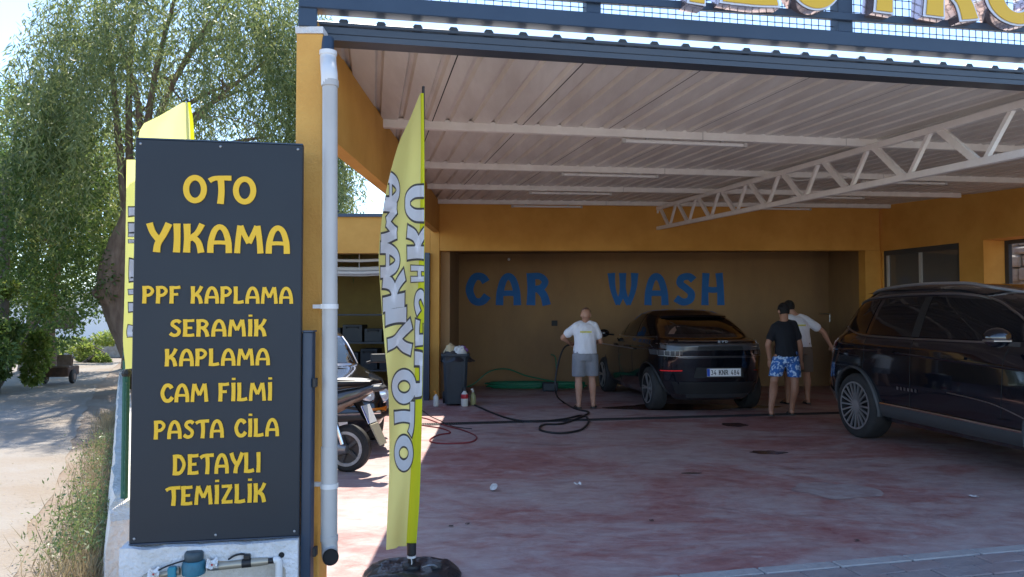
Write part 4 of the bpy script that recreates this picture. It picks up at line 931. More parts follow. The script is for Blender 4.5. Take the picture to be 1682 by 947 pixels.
for sg_ in (-1, 1):
    C2.panel(suv, 'window', 'glassdark', [(-.38,1.165),(.98,1.165),(.30,1.53),(-.38,1.575)], .006, sg_); C2.panel(suv, 'window', 'glassdark', [(-1.20,1.175),(-.50,1.165),(-.48,1.575),(-1.12,1.565)], .006, sg_)
    C2.panel(suv, 'quarter_window', 'glassdark', [(-1.72,1.24),(-1.28,1.18),(-1.20,1.56),(-1.52,1.52)], .006, sg_)
    C2.panel(suv, 'pillar_cover', 'blackplastic', [(-.50,1.165),(-.38,1.165),(-.38,1.575),(-.48,1.575)], .008, sg_, 2, 6)
    C2.strip(suv, 'window_chrome', 'satin', [(-1.76,1.245),(-1.5,1.185),(-1.2,1.155),(-.4,1.145),(.55,1.145)], .010, .006, sg_)
    C2.strip(suv, 'window_chrome', 'satin', [(-1.80,1.50),(-1.3,1.585),(-.5,1.605),(.1,1.575),(.5,1.43),(.95,1.17)], .013, .008, sg_)
    rr = [V((x, sg_*(C2.side(x, 1.62)-.03 if x < .1 else C2.side(x,1.6)-.03), z)) for x, z in ((-1.66,1.60),(-1.55,1.64),(-1.2,1.685),(-.6,1.71),(-.1,1.70),(.12,1.655),(.26,1.59))]
    MB().tube(crom(rr, 5), .024, 8, sq=(1,.7)).build('roof_rail', 'alloy', suv, world=False, smooth=True)
    for sx_, z0, z1 in ((-.44,.45,1.14),(.72,.5,1.12),(-1.22,.75,1.14)): C2.strip(suv, 'door_seam', 'darkhole', [(sx_,z0),(sx_+.02,(z0+z1)/2),(sx_,z1)], .004, 0, sg_)
    for x in (-.80,.20): C2.panel(suv, 'door_handle', 'paint_navy', [(x-.13,.985),(x+.12,.985),(x+.12,1.01),(x-.13,1.01)], .018, sg_, 4, 2)
    C2.panel(suv, 'sill_cladding', 'greyplastic', [(-.98,.30),(.98,.28),(.98,.42),(-.98,.44)], .012, sg_, 10, 3); C2.strip(suv, 'sill_chrome', 'chrome', [(-.9,.445),(0,.435),(.95,.415)], .012, .016, sg_)
    C2.strip(suv, 'body_crease', 'paint_navy', [(-2.1,.97),(-1.2,1.0),(.2,.96),(1.9,.88)], .012, -.003, sg_); C2.strip(suv, 'door_crease', 'satin', [(.1,.66),(.6,.62),(.95,.53),(.98,.50)], .005, .002, sg_)
    for xx in (-1.38,1.38):
        ar = [V((xx+.435*math.cos(math.pi*i/24*1.1-.16), 0, .365+.435*math.sin(math.pi*i/24*1.1-.16))) for i in range(25)]
        MB().tube([V((p.x, sg_*(C2.side(p.x, max(p.z,.34))+.004), p.z)) for p in ar], .034, 6, sq=(1,.5)).build('arch_cladding', 'greyplastic', suv, world=False, smooth=True)
    C2.panel(suv, 'tail_light', 'redlight', [(-2.17,.98),(-1.86,1.02),(-1.84,1.08),(-2.17,1.10)], .008, sg_, 6, 3)
    C2.panel(suv, 'bumper_corner', 'satin', [(-2.20,.36),(-1.84,.32),(-1.84,.46),(-2.21,.58)], .012, sg_, 6, 3)
    for k in range(6): C2.panel(suv, 'badge_letter', 'satin', [(-.62+k*.055,.62),(-.59+k*.055,.615),(-.585+k*.055,.645),(-.615+k*.055,.65)], .008, sg_, 2, 2)
    m = MB(); m.ball((.86,sg_*1.06,1.20), (.09,.125,.085), 14, 8); m.build('mirror', 'paint_navy', suv, world=False, smooth=True)
    m = MB(); m.bar((.84,sg_*.86,1.14), (.86,sg_*1.0,1.15), .07, .04); m.build('mirror_arm', 'blackplastic', suv, world=False, smooth=True)
    m = MB(); m.box((.90,sg_*1.10,1.175), (.14,.17,.022)); m.build('mirror_strip', 'satin', suv, world=False, bev=.008)
    C2.rear(suv, 'headlight', 'lamp', [(sg_*.5,.74),(sg_*.88,.78),(sg_*.88,.86),(sg_*.5,.82)], .01, True)
C2.rear(suv, 'rear_window', 'glassdark', [(.70,1.20),(-.70,1.20),(-.60,1.58),(.60,1.58)]); C2.rear(suv, 'windshield', 'glassdark', [(-.74,1.18),(.74,1.18),(.56,1.60),(-.56,1.60)], .006, True)
C2.rear(suv, 'tail_light_bar', 'redlight', [(.86,1.0),(-.86,1.0),(-.86,1.06),(.86,1.06)]); C2.rear(suv, 'grille', 'blackplastic', [(-.55,.45),(.55,.45),(.6,.78),(-.6,.78)], .01, True)
m = MB(); m.grid(lambda u, v: V((C2.end((u-.5)*1.2,1.62)-.12+.16*v, (u-.5)*1.2, 1.645+.03*v-.05*abs(u-.5)**2)), 12, 3); m.build('roof_spoiler', 'paint_navy', suv, world=False, smooth=True)
# --- old black sedan behind the scooter
sed = thing('sedan_car', 'old black saloon with round twin headlights parked behind the scooter', 'car', V((-2.8,10.05,-.0)), R(-68))
C3 = Car([(.17,-1.95,1.98,.66,5,5),(.28,-2.08,2.10,.76,6,6),(.40,-2.12,2.14,.795,7,7),(.55,-2.10,2.10,.80,7,7),(.68,-2.06,2.05,.795,7,7),(.755,-2.0,1.98,.775,6,7),(.79,-1.7,1.5,.755,5,6),(.83,-1.25,.86,.735,4.5,4.5),
          (.85,-1.2,.72,.715,4.5,4.5),(.98,-1.05,.52,.68,4.5,4.5),(1.10,-.92,.32,.64,4.5,4.5),(1.20,-.80,.14,.60,4,4),(1.245,-.70,.02,.55,3.5,3.5)])
whl = [(-1.25,.72,.30),(-1.25,-.72,.30),(1.28,.72,.30),(1.28,-.72,.30)]
C3.shell(sed, 'paint_black', whl, .34, crown=.02)
for x, y, z in whl: wheel(sed, (x, math.copysign(.785, y), z), .30, .19, .185, 8, 1 if y > 0 else -1, tw=.04)
C3.rear(sed, 'windshield', 'windshield', [(-.60,.885),(.60,.885),(.50,1.175),(-.50,1.175)], .006, True)
for sg_ in (1,-1):
    P = [V((C3.end(sg_*q, z, True)+.008, sg_*q, z)) for q, z in ((.665,.85),(.625,.98),(.585,1.10),(.54,1.19))]; MB().tube(P, .014, 6).build('pillar_chrome', 'satin', sed, world=False, smooth=True)
    m = MB(); m.box((.66,sg_*.90,.93), (.10,.19,.11)); m.bar((.66,sg_*.74,.87), (.66,sg_*.84,.90), .04, .03); m.build('mirror', 'blackplastic', sed, world=False, bev=.025, seg=3)
    C3.panel(sed, 'window', 'glassdark', [(-.15,.87),(.6,.87),(.15,1.18),(-.15,1.2)], .006, sg_); C3.panel(sed, 'window', 'glassdark', [(-.95,.87),(-.22,.87),(-.22,1.2),(-.8,1.16)], .006, sg_)
    for y in (.48,.665):
        c = V((C3.end(sg_*y,.60,True)-.02, sg_*y, .60)); M = Matrix.Rotation(R(90),4,'Y')
        m = MB(); m.lathe([(.088,-.03),(.088,.03),(.078,.035),(.076,.02)], c, 24, M); h_ = m.build('headlight', 'chrome', sed, world=False, smooth=True)
        m = MB(); m.lathe([(.076,.02),(.06,.036),(.03,.044),(.003,.046)], c, 24, M); m.build('lens', 'lamp', h_, world=False, smooth=True)
    C3.rear(sed, 'turn_signal', 'orangelight', [(sg_*.50,.425),(sg_*.75,.425),(sg_*.75,.475),(sg_*.50,.475)], .03, True)
C3.rear(sed, 'grille', 'blackplastic', [(-.40,.51),(.40,.51),(.40,.69),(-.40,.69)], .006, True)
for k in range(7): C3.rear(sed, 'grille_bar', 'satin', [(-.38,.525+k*.024),(.38,.525+k*.024),(.38,.531+k*.024),(-.38,.531+k*.024)], .012, True, 6, 1)
P = [V((C3.end(y,.40,True)+.05, y, .40)) for y in (-.76,-.6,-.3,0,.3,.6,.76)]; MB().tube(P, .05, 8, sq=(.7,1)).build('bumper', 'blackplastic', sed, world=False, smooth=True)
MB().tube([p+V((.035,0,.03)) for p in P], .012, 6).build('bumper_chrome', 'chrome', sed, world=False, smooth=True)
MB().bar((.95,-.1,.822), (.70,-.5,.875), .012, .012).build('wiper', 'blackplastic', sed, world=False); MB().bar((.92,.45,.822), (.72,.02,.875), .012, .012).build('wiper', 'blackplastic', sed, world=False)
plate(sed, (C3.end(0,.34,True)+.06,0,.34), V((0,1,0)), V((0,0,1)), .5, .1, '')
# --- scooter, tail to the right
sc = thing('scooter', 'grey and black scooter with its tail and rear wheel beside the downpipe', 'scooter', V((-1.56,7.28,0)), R(168))
# local x forward, y left; rear axle at the origin
r_ = .222; M = Matrix.Rotation(R(-90),4,'X')
t = MB(); t.lathe([(.135,-.05),(.15,-.062),(.195,-.058),(.222,-.03),(.222,.03),(.195,.058),(.15,.062),(.135,.05)], (0,0,r_), 36, M, cap=False); tw_ = t.build('rear_wheel', 'rubber', sc, world=False, smooth=True)
for s_ in (-1,1): m = MB(); m.lathe([(.165,.055*s_),(.165,.066*s_),(.138,.066*s_),(.135,.05*s_)], (0,0,r_), 36, M, cap=False); m.build('rim_ring', 'ringgrey', tw_, world=False, smooth=True)
m = MB(); m.lathe([(.135,-.045),(.13,.0),(.135,.045),(.06,.03),(.01,.035)], (0,0,r_), 24, M, cap=False); m.build('rim', 'darkalloy', tw_, world=False, smooth=True)
for i in range(5):
    a = 2*math.pi*i/5; m = MB(); m.bar((0,.045,r_), (.14*math.cos(a),.05,r_+.14*math.sin(a)), .03, .02, up=(0,1,0)); m.build('spoke', 'greyplastic', tw_, world=False)
m = MB(); m.loft([[V((x, .07+.05*math.cos(a), z+h*math.sin(a))) for a in [2*math.pi*k/10 for k in range(10)]] for x, z, h in ((-.02,.222,.04),(.06,.222,.06),(.18,.24,.09),(.34,.28,.12),(.45,.30,.08))]); m.build('engine_case', 'steelgrey', sc, world=False, smooth=True)
MB().tube(crom([(.02,-.10,.2),(.15,-.12,.21),(.35,-.12,.25)], 4), [.05]*9, 12).build('silencer', 'darkalloy', sc, world=False, smooth=True)
MB().tube([(.02,.09,.27),(.12,.09,.56)], .022, 10).build('shock', 'chrome', sc, world=False, smooth=True)
def bod(st, name, mname, n=16): 
    m = MB(); m.loft([[V((x, w*math.copysign(abs(math.cos(a))**.7, math.cos(a)), z+h*math.copysign(abs(math.sin(a))**.8, math.sin(a)))) for a in [2*math.pi*k/n for k in range(n)]] for x, z, w, h in st]); return m.build(name, mname, sc, world=False, smooth=True)
bod([(-.34,.83,.02,.012),(-.26,.80,.07,.035),(-.12,.745,.11,.06),(.06,.69,.15,.085),(.25,.63,.17,.10),(.45,.58,.17,.10),(.6,.52,.14,.10)], 'tail_body', 'scootergrey')
bod([(-.20,.745,.06,.02),(-.05,.66,.115,.03),(.12,.59,.155,.045),(.32,.51,.17,.06),(.5,.45,.15,.06)], 'side_panel', 'rust_light')
bod([(-.24,.855,.06,.015),(-.12,.85,.11,.03),(.1,.84,.14,.04),(.3,.80,.15,.04),(.55,.77,.14,.05),(.75,.80,.1,.05)], 'seat', 'blackplastic')
bod([(-.20,.872,.05,.006),(-.1,.876,.09,.008),(.1,.876,.115,.008),(.22,.862,.10,.006)], 'seat_cover', 'pvc')
bod([(-.365,.80,.06,.008),(-.34,.80,.085,.03),(-.28,.795,.09,.035)], 'tail_lamp', 'greyplastic')
bod([(.5,.28,.13,.05),(.8,.24,.15,.04),(1.05,.28,.15,.05)], 'footboard', 'blackplastic')
bod([(1.02,.30,.16,.06),(1.08,.55,.19,.25),(1.16,.8,.15,.18),(1.2,.95,.08,.08)], 'leg_shield', 'paint_black')
MB().tube([(1.12,-.32,1.02),(1.15,0,1.0),(1.12,.32,1.02)], .016, 8).build('handlebar', 'blackplastic', sc, world=False)
t = MB(); t.lathe([(.135,-.04),(.195,-.05),(.222,-.02),(.222,.02),(.195,.05),(.135,.04)], (1.28,0,.222), 30, M); fw = t.build('front_wheel', 'rubber', sc, world=False, smooth=True)
m = MB(); m.lathe([(.135,-.035),(.05,.0),(.135,.035)], (1.28,0,.222), 20, M); m.build('rim', 'alloy', fw, world=False)
m = MB(); m.grid(lambda u, v: V((lerp(-.10,-.27,v)-.0, (u-.5)*.17, lerp(.66,.43,v))), 2, 4); m.grid(lambda u, v: V((lerp(-.10,-.27,v)+.02, (u-.5)*.17, lerp(.66,.43,v))), 2, 4); m.build('mudguard', 'blackplastic', sc, world=False)
m = MB(); m.loft([[V((-.265,-.09,.46)),V((-.265,.09,.46)),V((-.25,.09,.46)),V((-.25,-.09,.46))],[V((-.36,-.08,.27)),V((-.36,.08,.27)),V((-.345,.08,.27)),V((-.345,-.08,.27))]]); m.build('mud_flap', 'mudflap', sc, world=False)
plate(sc, (-.205,0,.55), V((0,-1,0)), V((.42,0,.9)).normalized(), .20, .18, '')
MB().tube([(-.12,.06,.60),(.02,.07,.62)], .014, 8).build('bracket', 'blackplastic', sc, world=False)
MB().tube([(.3,.13,.3),(.22,.2,.02)], .012, 8).build('kickstand', 'steelgrey', sc, world=False)
# ------------------------------------------------------------------ people (all seen from behind; x right, y away, z up)
def ring(c, rx, ry, n=20, rot=0, tilt=(0,0)):
    return [V(c)+V((rx*math.cos(a)*math.cos(rot)-ry*math.sin(a)*math.sin(rot), rx*math.cos(a)*math.sin(rot)+ry*math.sin(a)*math.cos(rot), tilt[0]*math.cos(a)+tilt[1]*math.sin(a))) for a in [2*math.pi*k/n for k in range(n)]]
def limb(mb, pts, rs, n=12):
    P = [V(p) for p in pts]; out, rr = [], []
    C = crom(P, 5); R_ = crom([(r,0,0) for r in rs], 5)
    mb.tube(C, [r.x for r in R_], n)
    mb.ball(P[0], rs[0], 10, 6); mb.ball(P[-1], rs[-1], 10, 6)
def hand(mb, wrist, d, side, curl=.5):
    """palm plus five separate fingers; d = forearm direction, side = towards the thumb"""
    d = V(d).normalized(); s = (V(side)-d*V(side).dot(d)).normalized(); n = d.cross(s)
    w = V(wrist); limb(mb, [w, w+d*.045, w+d*.085], [.024,.034,.034], 8)
    mb.box(w+d*.055, (.072,.03,.085), mat=Matrix((s, n, d)).transposed().to_4x4())
    for i, (off, L) in enumerate(((.030,.070),(.010,.078),(-.011,.072),(-.031,.058))):
        b = w+d*.092+s*off; k = curl
        p1 = b+(d*(1-.3*k)+n*.5*k).normalized()*L*.45; p2 = p1+(d*(1-.9*k)+n*1.0*k).normalized()*L*.32; p3 = p2+(d*(1-1.4*k)+n*1.2*k).normalized()*L*.25
        mb.tube([b, p1, p2, p3], [.0095,.009,.0085,.007], 6)
    t0 = w+d*.03+s*.032; mb.tube([t0, t0+(d*.6+s*.7).normalized()*.035, t0+(d*.8+s*.5+n*.3).normalized()*.068], [.012,.011,.009], 6)
def person(label, loc, J, top, short, skin, hair, hairlen, print_=False, sleeve=.6):
    t = thing('person', label, 'person', loc)
    h = V(J['head']); nk = V(J['neck']); pel = V(J['pelvis']); tilt = V(J.get('face', (0,1,0))).normalized()
    sh = tuple(V((lerp(nk.x,q.x,.80), q.y, q.z-.035)) for q in (V(J['shL']), V(J['shR']))); hp = (V(J['hipL']), V(J['hipR']))
    b = MB()
    chest = (sh[0]+sh[1])/2
    spine = crom([pel, pel.lerp(chest,.5)+V((0,J.get('arch',0),0)), chest+V((0,0,-.06)), nk], 4)
    rx = [.165,.16,.152,.15,.148,.152,.165,.172,.175,.165,.14,.085,.06]; ry = [.125,.12,.115,.11,.108,.11,.115,.12,.12,.11,.095,.07,.058]
    k = J.get('bulk',1)
    b.loft([ring(p, rx[i]*k, ry[i]*k) for i, p in enumerate(spine)])
    limb(b, [nk-V((0,0,.05)), nk, h-V((0,0,.05))+tilt*-.02], [.066,.06,.056])
    # head: skull, jaw, nose, ears
    rt = tilt.cross(V((0,0,1))).normalized(); upv = rt.cross(tilt)
    M = Matrix((rt, tilt, upv)).transposed().to_4x4()
    b.ball(h+upv*.025, (.077,.095,.10), 18, 12, M); b.ball(h-upv*.05+tilt*.025, (.058,.07,.068), 14, 10, M)
    b.ball(h+tilt*.10-upv*.015, (.014,.02,.022), 8, 6, M); b.ball(h+tilt*.085+upv*.035, (.05,.015,.012), 8, 6, M); b.ball(h+tilt*.085-upv*.062, (.024,.012,.008), 8, 6, M)
    for s_ in (-1,1):
        b.ball(h+rt*(.079*s_)-upv*.005-tilt*.005, (.012,.022,.034), 8, 6, M); b.ball(h+tilt*.086+rt*(.03*s_)+upv*.012, (.013,.008,.008), 8, 6, M)
    for s_, i in (('L',0),('R',1)):
        e, w = V(J['el'+s_]), V(J['wr'+s_]); limb(b, [sh[i], sh[i].lerp(e,.4), e, e.lerp(w,.3), w], [.058*k,.050*k,.041,.040,.026])
        limb(b, [nk+V((0,0,-.01)), nk.lerp(sh[i],.5)+V((0,0,.012)), sh[i]], [.055,.052*k,.056*k])
        hand(b, w, J.get('hd'+s_, (w-e)), J.get('th'+s_, (1 if s_ == 'L' else -1, .6, 0)), J.get('curl'+s_,.45))
        kn, an = V(J['kn'+s_]), V(J['an'+s_]); limb(b, [hp[i], hp[i].lerp(kn,.4), kn, kn.lerp(an,.3)+V((0,-.018,0)), kn.lerp(an,.7), an], [.098*k,.086*k,.056,.061,.046,.036])
        toe = V(J['toe'+s_]); limb(b, [an-V((0,.015,.035)), an.lerp(toe,.5)+V((0,0,.0)), toe], [.036,.034,.024])
        td_ = (toe-an); td_.z = 0; td_.normalize(); px_ = V((td_.y,-td_.x,0))
        for q in range(5): b.ball(toe+px_*(-.034+q*.017)+td_*(.022-.004*abs(q-2)), .012, 6, 5)
    bo = b.build('body', skin, t, world=False); remesh(bo, .0085, 5)
    # shirt
    s1 = MB(); hem = J.get('hem', .0)
    sp = crom([pel+V((0,0,hem)), pel.lerp(chest,.5)+V((0,J.get('arch',0)-.012,0)), chest+V((0,0,-.06)), nk+V((0,0,-.005))], 6)
    cr = [(.185,.15),(.18,.147),(.176,.143),(.173,.14),(.17,.137),(.168,.134),(.168,.132),(.17,.131),(.173,.131),(.177,.132),(.182,.133),(.186,.134),(.188,.135),(.187,.133),(.183,.127),(.175,.118),(.155,.108),(.12,.095),(.078,.076)]
    random.seed(len(label)); ph = random.random()*6
    rings = []
    for i, p in enumerate(sp):
        a, c = cr[i]; rg = ring(p, a*k, c*k, 32)
        for j in range(32):
            d_ = (rg[j]-p); fold = 1+.03*math.sin(j*2.1+i*.55+ph)*max(0,1-i/15)+.06*noise.noise(V((j*.4, i*.35, ph))); rg[j] = p+d_*fold
        rings.append(rg)
    s1.loft(rings)
    for s_, i in (('L',0),('R',1)):
        e = V(J['el'+s_]); d_ = e-sh[i]; limb(s1, [sh[i]-d_*.1, sh[i]+d_*sleeve*.5, sh[i]+d_*sleeve], [.066*k,.068*k,.071*k])
        limb(s1, [nk+V((0,0,-.045)), nk.lerp(sh[i],.5)+V((0,0,.004)), sh[i]+V((0,0,.0))], [.062*k,.066*k,.068*k])
    so_ = s1.build('shirt', top, t, world=False); remesh(so_, .011, 3)
    # shorts
    s2 = MB(); s2.loft([ring(pel+V((0,0,z)), a*k, c*k, 24) for z, a, c in ((.13,.160,.125),(.03,.178,.14),(-.06,.185,.145),(-.12,.175,.14))])
    for s_, i in (('L',0),('R',1)):
        kn = V(J['kn'+s_]); L = J.get('leg',.92); d_ = kn-hp[i]; C = [hp[i]-d_*.05, hp[i]+d_*.35, hp[i]+d_*.7, hp[i]+d_*L]
        rr = [[q+(p_-q)*(1+.05*noise.noise(V((j*.5, n_*1.3, ph)))) for j, p_ in enumerate(ring(q, r1*k, r2*k, 20))] for n_, (q, r1, r2) in enumerate(zip(C, (.108,.108,.106,.104), (.125,.12,.115,.11)))]
        s2.loft(rr)
    sh_ = s2.build('shorts', short, t, world=False); remesh(sh_, .011, 2)
    for s_ in 'LR':   # sandals
        an, toe = V(J['an'+s_]), V(J['toe'+s_]); d_ = toe-an; d_.z = 0; d_.normalize(); px_ = V((d_.y,-d_.x,0)); c = an.lerp(toe,.45); z0 = min(an.z-.075, toe.z-.03)
        sl_ = MB(); ol = [(-.125,.028),(-.11,.038),(-.04,.036),(.05,.046),(.11,.042),(.14,.022)]
        tilt_z = lambda q: lerp(an.z-.078, toe.z-.036, (q+.125)/.265)
        poly = [c+d_*a-V((c.x*0,0,0))+px_*w for a, w in ol]+[c+d_*a-px_*w for a, w in ol[::-1]]
        qs = [a for a, w in ol]+[a for a, w in ol[::-1]]
        poly = [V((p.x,p.y,tilt_z(q))) for p, q in zip(poly, qs)]; sl_.prism(poly, (0,0,.02))
        sl_.tube(crom([poly[3]+V((0,0,.015)), c+d_*.05+V((0,0,toe.z-c.z+.028)), poly[-4]+V((0,0,.015))], 5), .012, 6, sq=(1,.5)); sl_.build('sandal', 'sandal', t, world=False)
    hm = MB()
    def hf(u, v):
        a = u*2*math.pi; p_ = v*math.pi*hairlen; front = max(0, math.sin(a)); p_ *= (1-.5*front)
        dd_ = V((math.sin(p_)*math.cos(a)*.082, math.sin(p_)*math.sin(a)*.101, math.cos(p_)*.106)); n_ = 1+.03*noise.noise(dd_*40)
        return h+upv*.025+M.to_3x3() @ (dd_*n_)
    hm.grid(hf, 28, 12); hm.build('hair', hair, bo, world=False, smooth=True)
    if print_:
        pr = MB(); yb = chest.y-.14*k
        cz = chest.z-.07; bo_ = so_; 
        random.seed(1); 
        for q in range(9):
            x = -.085+q*.0205; pr.box((chest.x+x, yb-.012, cz), (.015,.006,.026))
        pr.build('shirt_print', 'printyellow', so_, world=False)
    return t
g1 = gnd(961, 671); 
person('bald man in white t-shirt and grey shorts holding the pressure hose', g1, dict(
    head=(.03,.13,1.475), neck=(.01,.05,1.36), pelvis=(0,0,.88), face=(.05,.85,-.45), arch=-.02, bulk=1.03,
    shL=(-.185,.02,1.32), shR=(.195,.02,1.32), elL=(-.34,.10,1.12), wrL=(-.22,.27,1.02), elR=(.25,.05,1.06), wrR=(.22,.30,1.03), hdL=(.4,.8,-.1), hdR=(.2,1,0), curlL=.9, curlR=.9,
    hipL=(-.09,0,.84), hipR=(.10,0,.84), knL=(-.10,.02,.47), knR=(.115,.05,.48), anL=(-.10,-.02,.09), anR=(.13,.04,.09), toeL=(-.12,.13,.04), toeR=(.16,.18,.04), hem=-.01, leg=.90),
    'tee_white', 'shorts_grey', 'skin', 'hair_short', .40, True)
g2 = gnd(1290, 684)
person('boy in black t-shirt and blue patterned shorts walking in front of the other man', g2, dict(
    head=(.02,.07,1.535), neck=(.0,.02,1.39), pelvis=(.03,0,.90), face=(-.1,1,-.25), arch=0, bulk=.93,
    shL=(-.185,.0,1.315), shR=(.175,.0,1.355), elL=(-.25,-.03,1.06), wrL=(-.20,.06,.82), elR=(.21,-.04,1.05), wrR=(.255,.05,.80),
    hipL=(-.07,0,.86), hipR=(.11,0,.86), knL=(-.15,.03,.51), knR=(.13,-.04,.50), anL=(-.29,-.24,.125), anR=(.13,.10,.095), toeL=(-.23,-.10,.045), toeR=(.15,.25,.04), hem=-.03, leg=.78),
    'tee_black', 'shorts_blue', 'skin_tan', 'hair', .76)
g3 = gnd(1311, 664)
person('man in white t-shirt and brown shorts standing half hidden behind the boy', g3, dict(
    head=(-.09,.10,1.60), neck=(-.03,.04,1.47), pelvis=(.04,0,.95), face=(-.35,1,-.2), arch=0, bulk=1.05,
    shL=(-.20,.03,1.41), shR=(.21,.0,1.42), elL=(-.30,.08,1.16), wrL=(-.26,.26,.98), elR=(.42,-.02,1.20), wrR=(.56,.02,.97),
    hipL=(-.06,0,.90), hipR=(.13,0,.90), knL=(-.14,.06,.52), knR=(.15,.02,.51), anL=(-.17,.0,.09), anR=(.16,.0,.09), toeL=(-.20,.15,.04), toeR=(.18,.16,.04), hem=0, leg=.92),
    'tee_white', 'shorts_brown', 'skin', 'hair', .72, True)
# ------------------------------------------------------------------ vegetation
import numpy as np
def leaves_obj(name, parent, mname, pos, dirs, side, L, W, kind=None):
    """diamond leaves: base, left, tip, right"""
    n = len(pos); v = np.empty((n,4,3), np.float32); mid = pos+dirs*(L*.42)[:,None]
    v[:,0] = pos; v[:,1] = mid+side*W[:,None]; v[:,2] = pos+dirs*L[:,None]; v[:,3] = mid-side*W[:,None]
    me = bpy.data.meshes.new(name); me.vertices.add(4*n); me.vertices.foreach_set('co', v.reshape(-1)); me.loops.add(4*n); me.loops.foreach_set('vertex_index', np.arange(4*n, dtype=np.int32))
    me.polygons.add(n); me.polygons.foreach_set('loop_start', np.arange(0,4*n,4, dtype=np.int32)); me.polygons.foreach_set('loop_total', np.full(n,4, dtype=np.int32)); me.update(calc_edges=True)
    me.materials.append(MT[mname]); o = bpy.data.objects.new(name, me); col.objects.link(o); o.parent = parent
    if parent is not None: o.location = -parent.location
    if kind: o['kind'] = kind
    return o
def norm(a): return a/np.maximum(np.linalg.norm(a, axis=-1, keepdims=True), 1e-6)
def strands(rng, starts, lens, out, step=.042, leafL=(.10,.21), leafW=.012, sway=.25):
    P, D = [], []
    for s, ln, o in zip(starts, lens, out):
        n = int(ln/step); t = np.linspace(0, 1, n)[:,None]; ph = rng.uniform(0, 6)
        path = s + o[None]*(t**.6)*ln*sway + np.array([0,0,-1.])*(t**1.15)*ln + .05*np.stack([np.sin(t[:,0]*4+ph), np.cos(t[:,0]*3+ph), 0*t[:,0]], 1)
        P.append(path); d = rng.normal(0, 1, (n,3)); d[:,2] = -abs(d[:,2])*.4-.85; D.append(norm(d))
    P = np.concatenate(P); D = np.concatenate(D); n = len(P)
    P = P + rng.normal(0,.045,(n,3)); sd = norm(np.cross(D, rng.normal(0,1,(n,3)))); L = rng.uniform(*leafL, n); return P, D, sd, L, np.full(n, leafW)*rng.uniform(.7,1.4,n)
def weeping_tree(label, base, trunkpts, trunkr, C, Rr, nstr, seed, limbs, name='pepper_tree', mname='leaf_pepper', low=2.0):
    rng = np.random.default_rng(seed); t = thing(name, label, 'tree', base)
    m = MB(); pts = crom(trunkpts, 6); k = len(pts); rr = [x.x for x in crom([(r,0,0) for r in trunkr], 6)]
    rr = [r*(1+.12*noise.noise(V((i*.6,seed,0)))) for i, r in enumerate(rr)]; m.tube(pts, rr, 14); top = V(trunkpts[-1])
    tr_ = m.build('trunk', 'bark', t, smooth=True)
    tips = []
    for i in range(limbs):
        a = 2*math.pi*i/limbs+rng.uniform(-.3,.3); e = rng.uniform(.25,.9)
        tip = V(C)+V((Rr[0]*.8*math.cos(a)*e, Rr[1]*.8*math.sin(a)*e, Rr[2]*rng.uniform(-.1,.85))); st = V(pts[int(k*rng.uniform(.72,.98))])
        md = st.lerp(tip,.45)+V((rng.uniform(-.2,.2),rng.uniform(-.2,.2),.45)); P = crom([st, md, tip], 6); m = MB(); m.tube(P, [lerp(.10,.018,q/12) for q in range(13)], 8); m.build('limb', 'bark', tr_, smooth=True)
        tips.append(tip)
        for j in range(3):
            b = P[rng.integers(5,12)]; e2_ = b+V((rng.uniform(-1,1),rng.uniform(-1,1),rng.uniform(-.3,.6))); m = MB(); m.tube(crom([b, b.lerp(e2_,.5)+V((0,0,.12)), e2_], 4), [.022-.0018*q for q in range(9)], 5); m.build('branch', 'bark', tr_)
    d = norm(rng.normal(0,1,(nstr,3))); d[:,2] = np.abs(d[:,2])*1.1-.25; r = rng.uniform(.45,1,nstr)**.6
    # clumps with gaps
    cl = norm(rng.normal(0,1,(34,3))); cl[:,2] = np.abs(cl[:,2])*1.1-.2; idx = rng.integers(0,34,nstr); d = norm(cl[idx]*1.0+rng.normal(0,.30,(nstr,3)))
    st = np.array(C)+d*np.array(Rr)*r[:,None]; out = d.copy(); out[:,2] = 0
    P, D, S, L, W = strands(rng, st, rng.uniform(.7,2.1,nstr), out)
    keep = P[:,2] > np.where(P[:,1] < base[1]+.3, low+rng.uniform(-.2,.7,len(P)), low-1.0+rng.uniform(-.3,.5,len(P))); leaves_obj('crown', t, mname, P[keep], D[keep], S[keep], L[keep], W[keep]); return t
tb = V((-7.55,15.6,0))
weeping_tree('tall weeping pepper tree with brown trunk behind the navy board', tb, [tb, at(226,590,15.55), at(197,510,15.5), at(190,450,15.4), at(215,370,15.4), at(250,270,15.5)], [.32,.27,.31,.34,.26,.15],
    (-6.6,15.4,5.5), (3.3,2.6,4.3), 2500, 5, 12, low=2.5)
m = MB(); m.tube([at(190,500,15.4), at(170,482,15.2), at(157,473,15.1)], [.2,.17,.15], 12); st = m.build('cut_stub', 'bark', None, smooth=True)
for o in list(bpy.data.objects):
    if o.name == 'pepper_tree': st.parent = o; st.location = -o.location
tb3 = V((-11.6,19.2,0))
weeping_tree('bright weeping tree hanging low over the left side of the road', tb3, [tb3, tb3+V((-.1,0,1.2)), tb3+V((.1,-.1,2.6)), tb3+V((.2,-.3,4.0))], [.17,.14,.12,.09], (-11.3,18.4,3.7), (2.5,1.9,2.7), 1300, 14, 6, mname='leaf_bright', low=1.3)
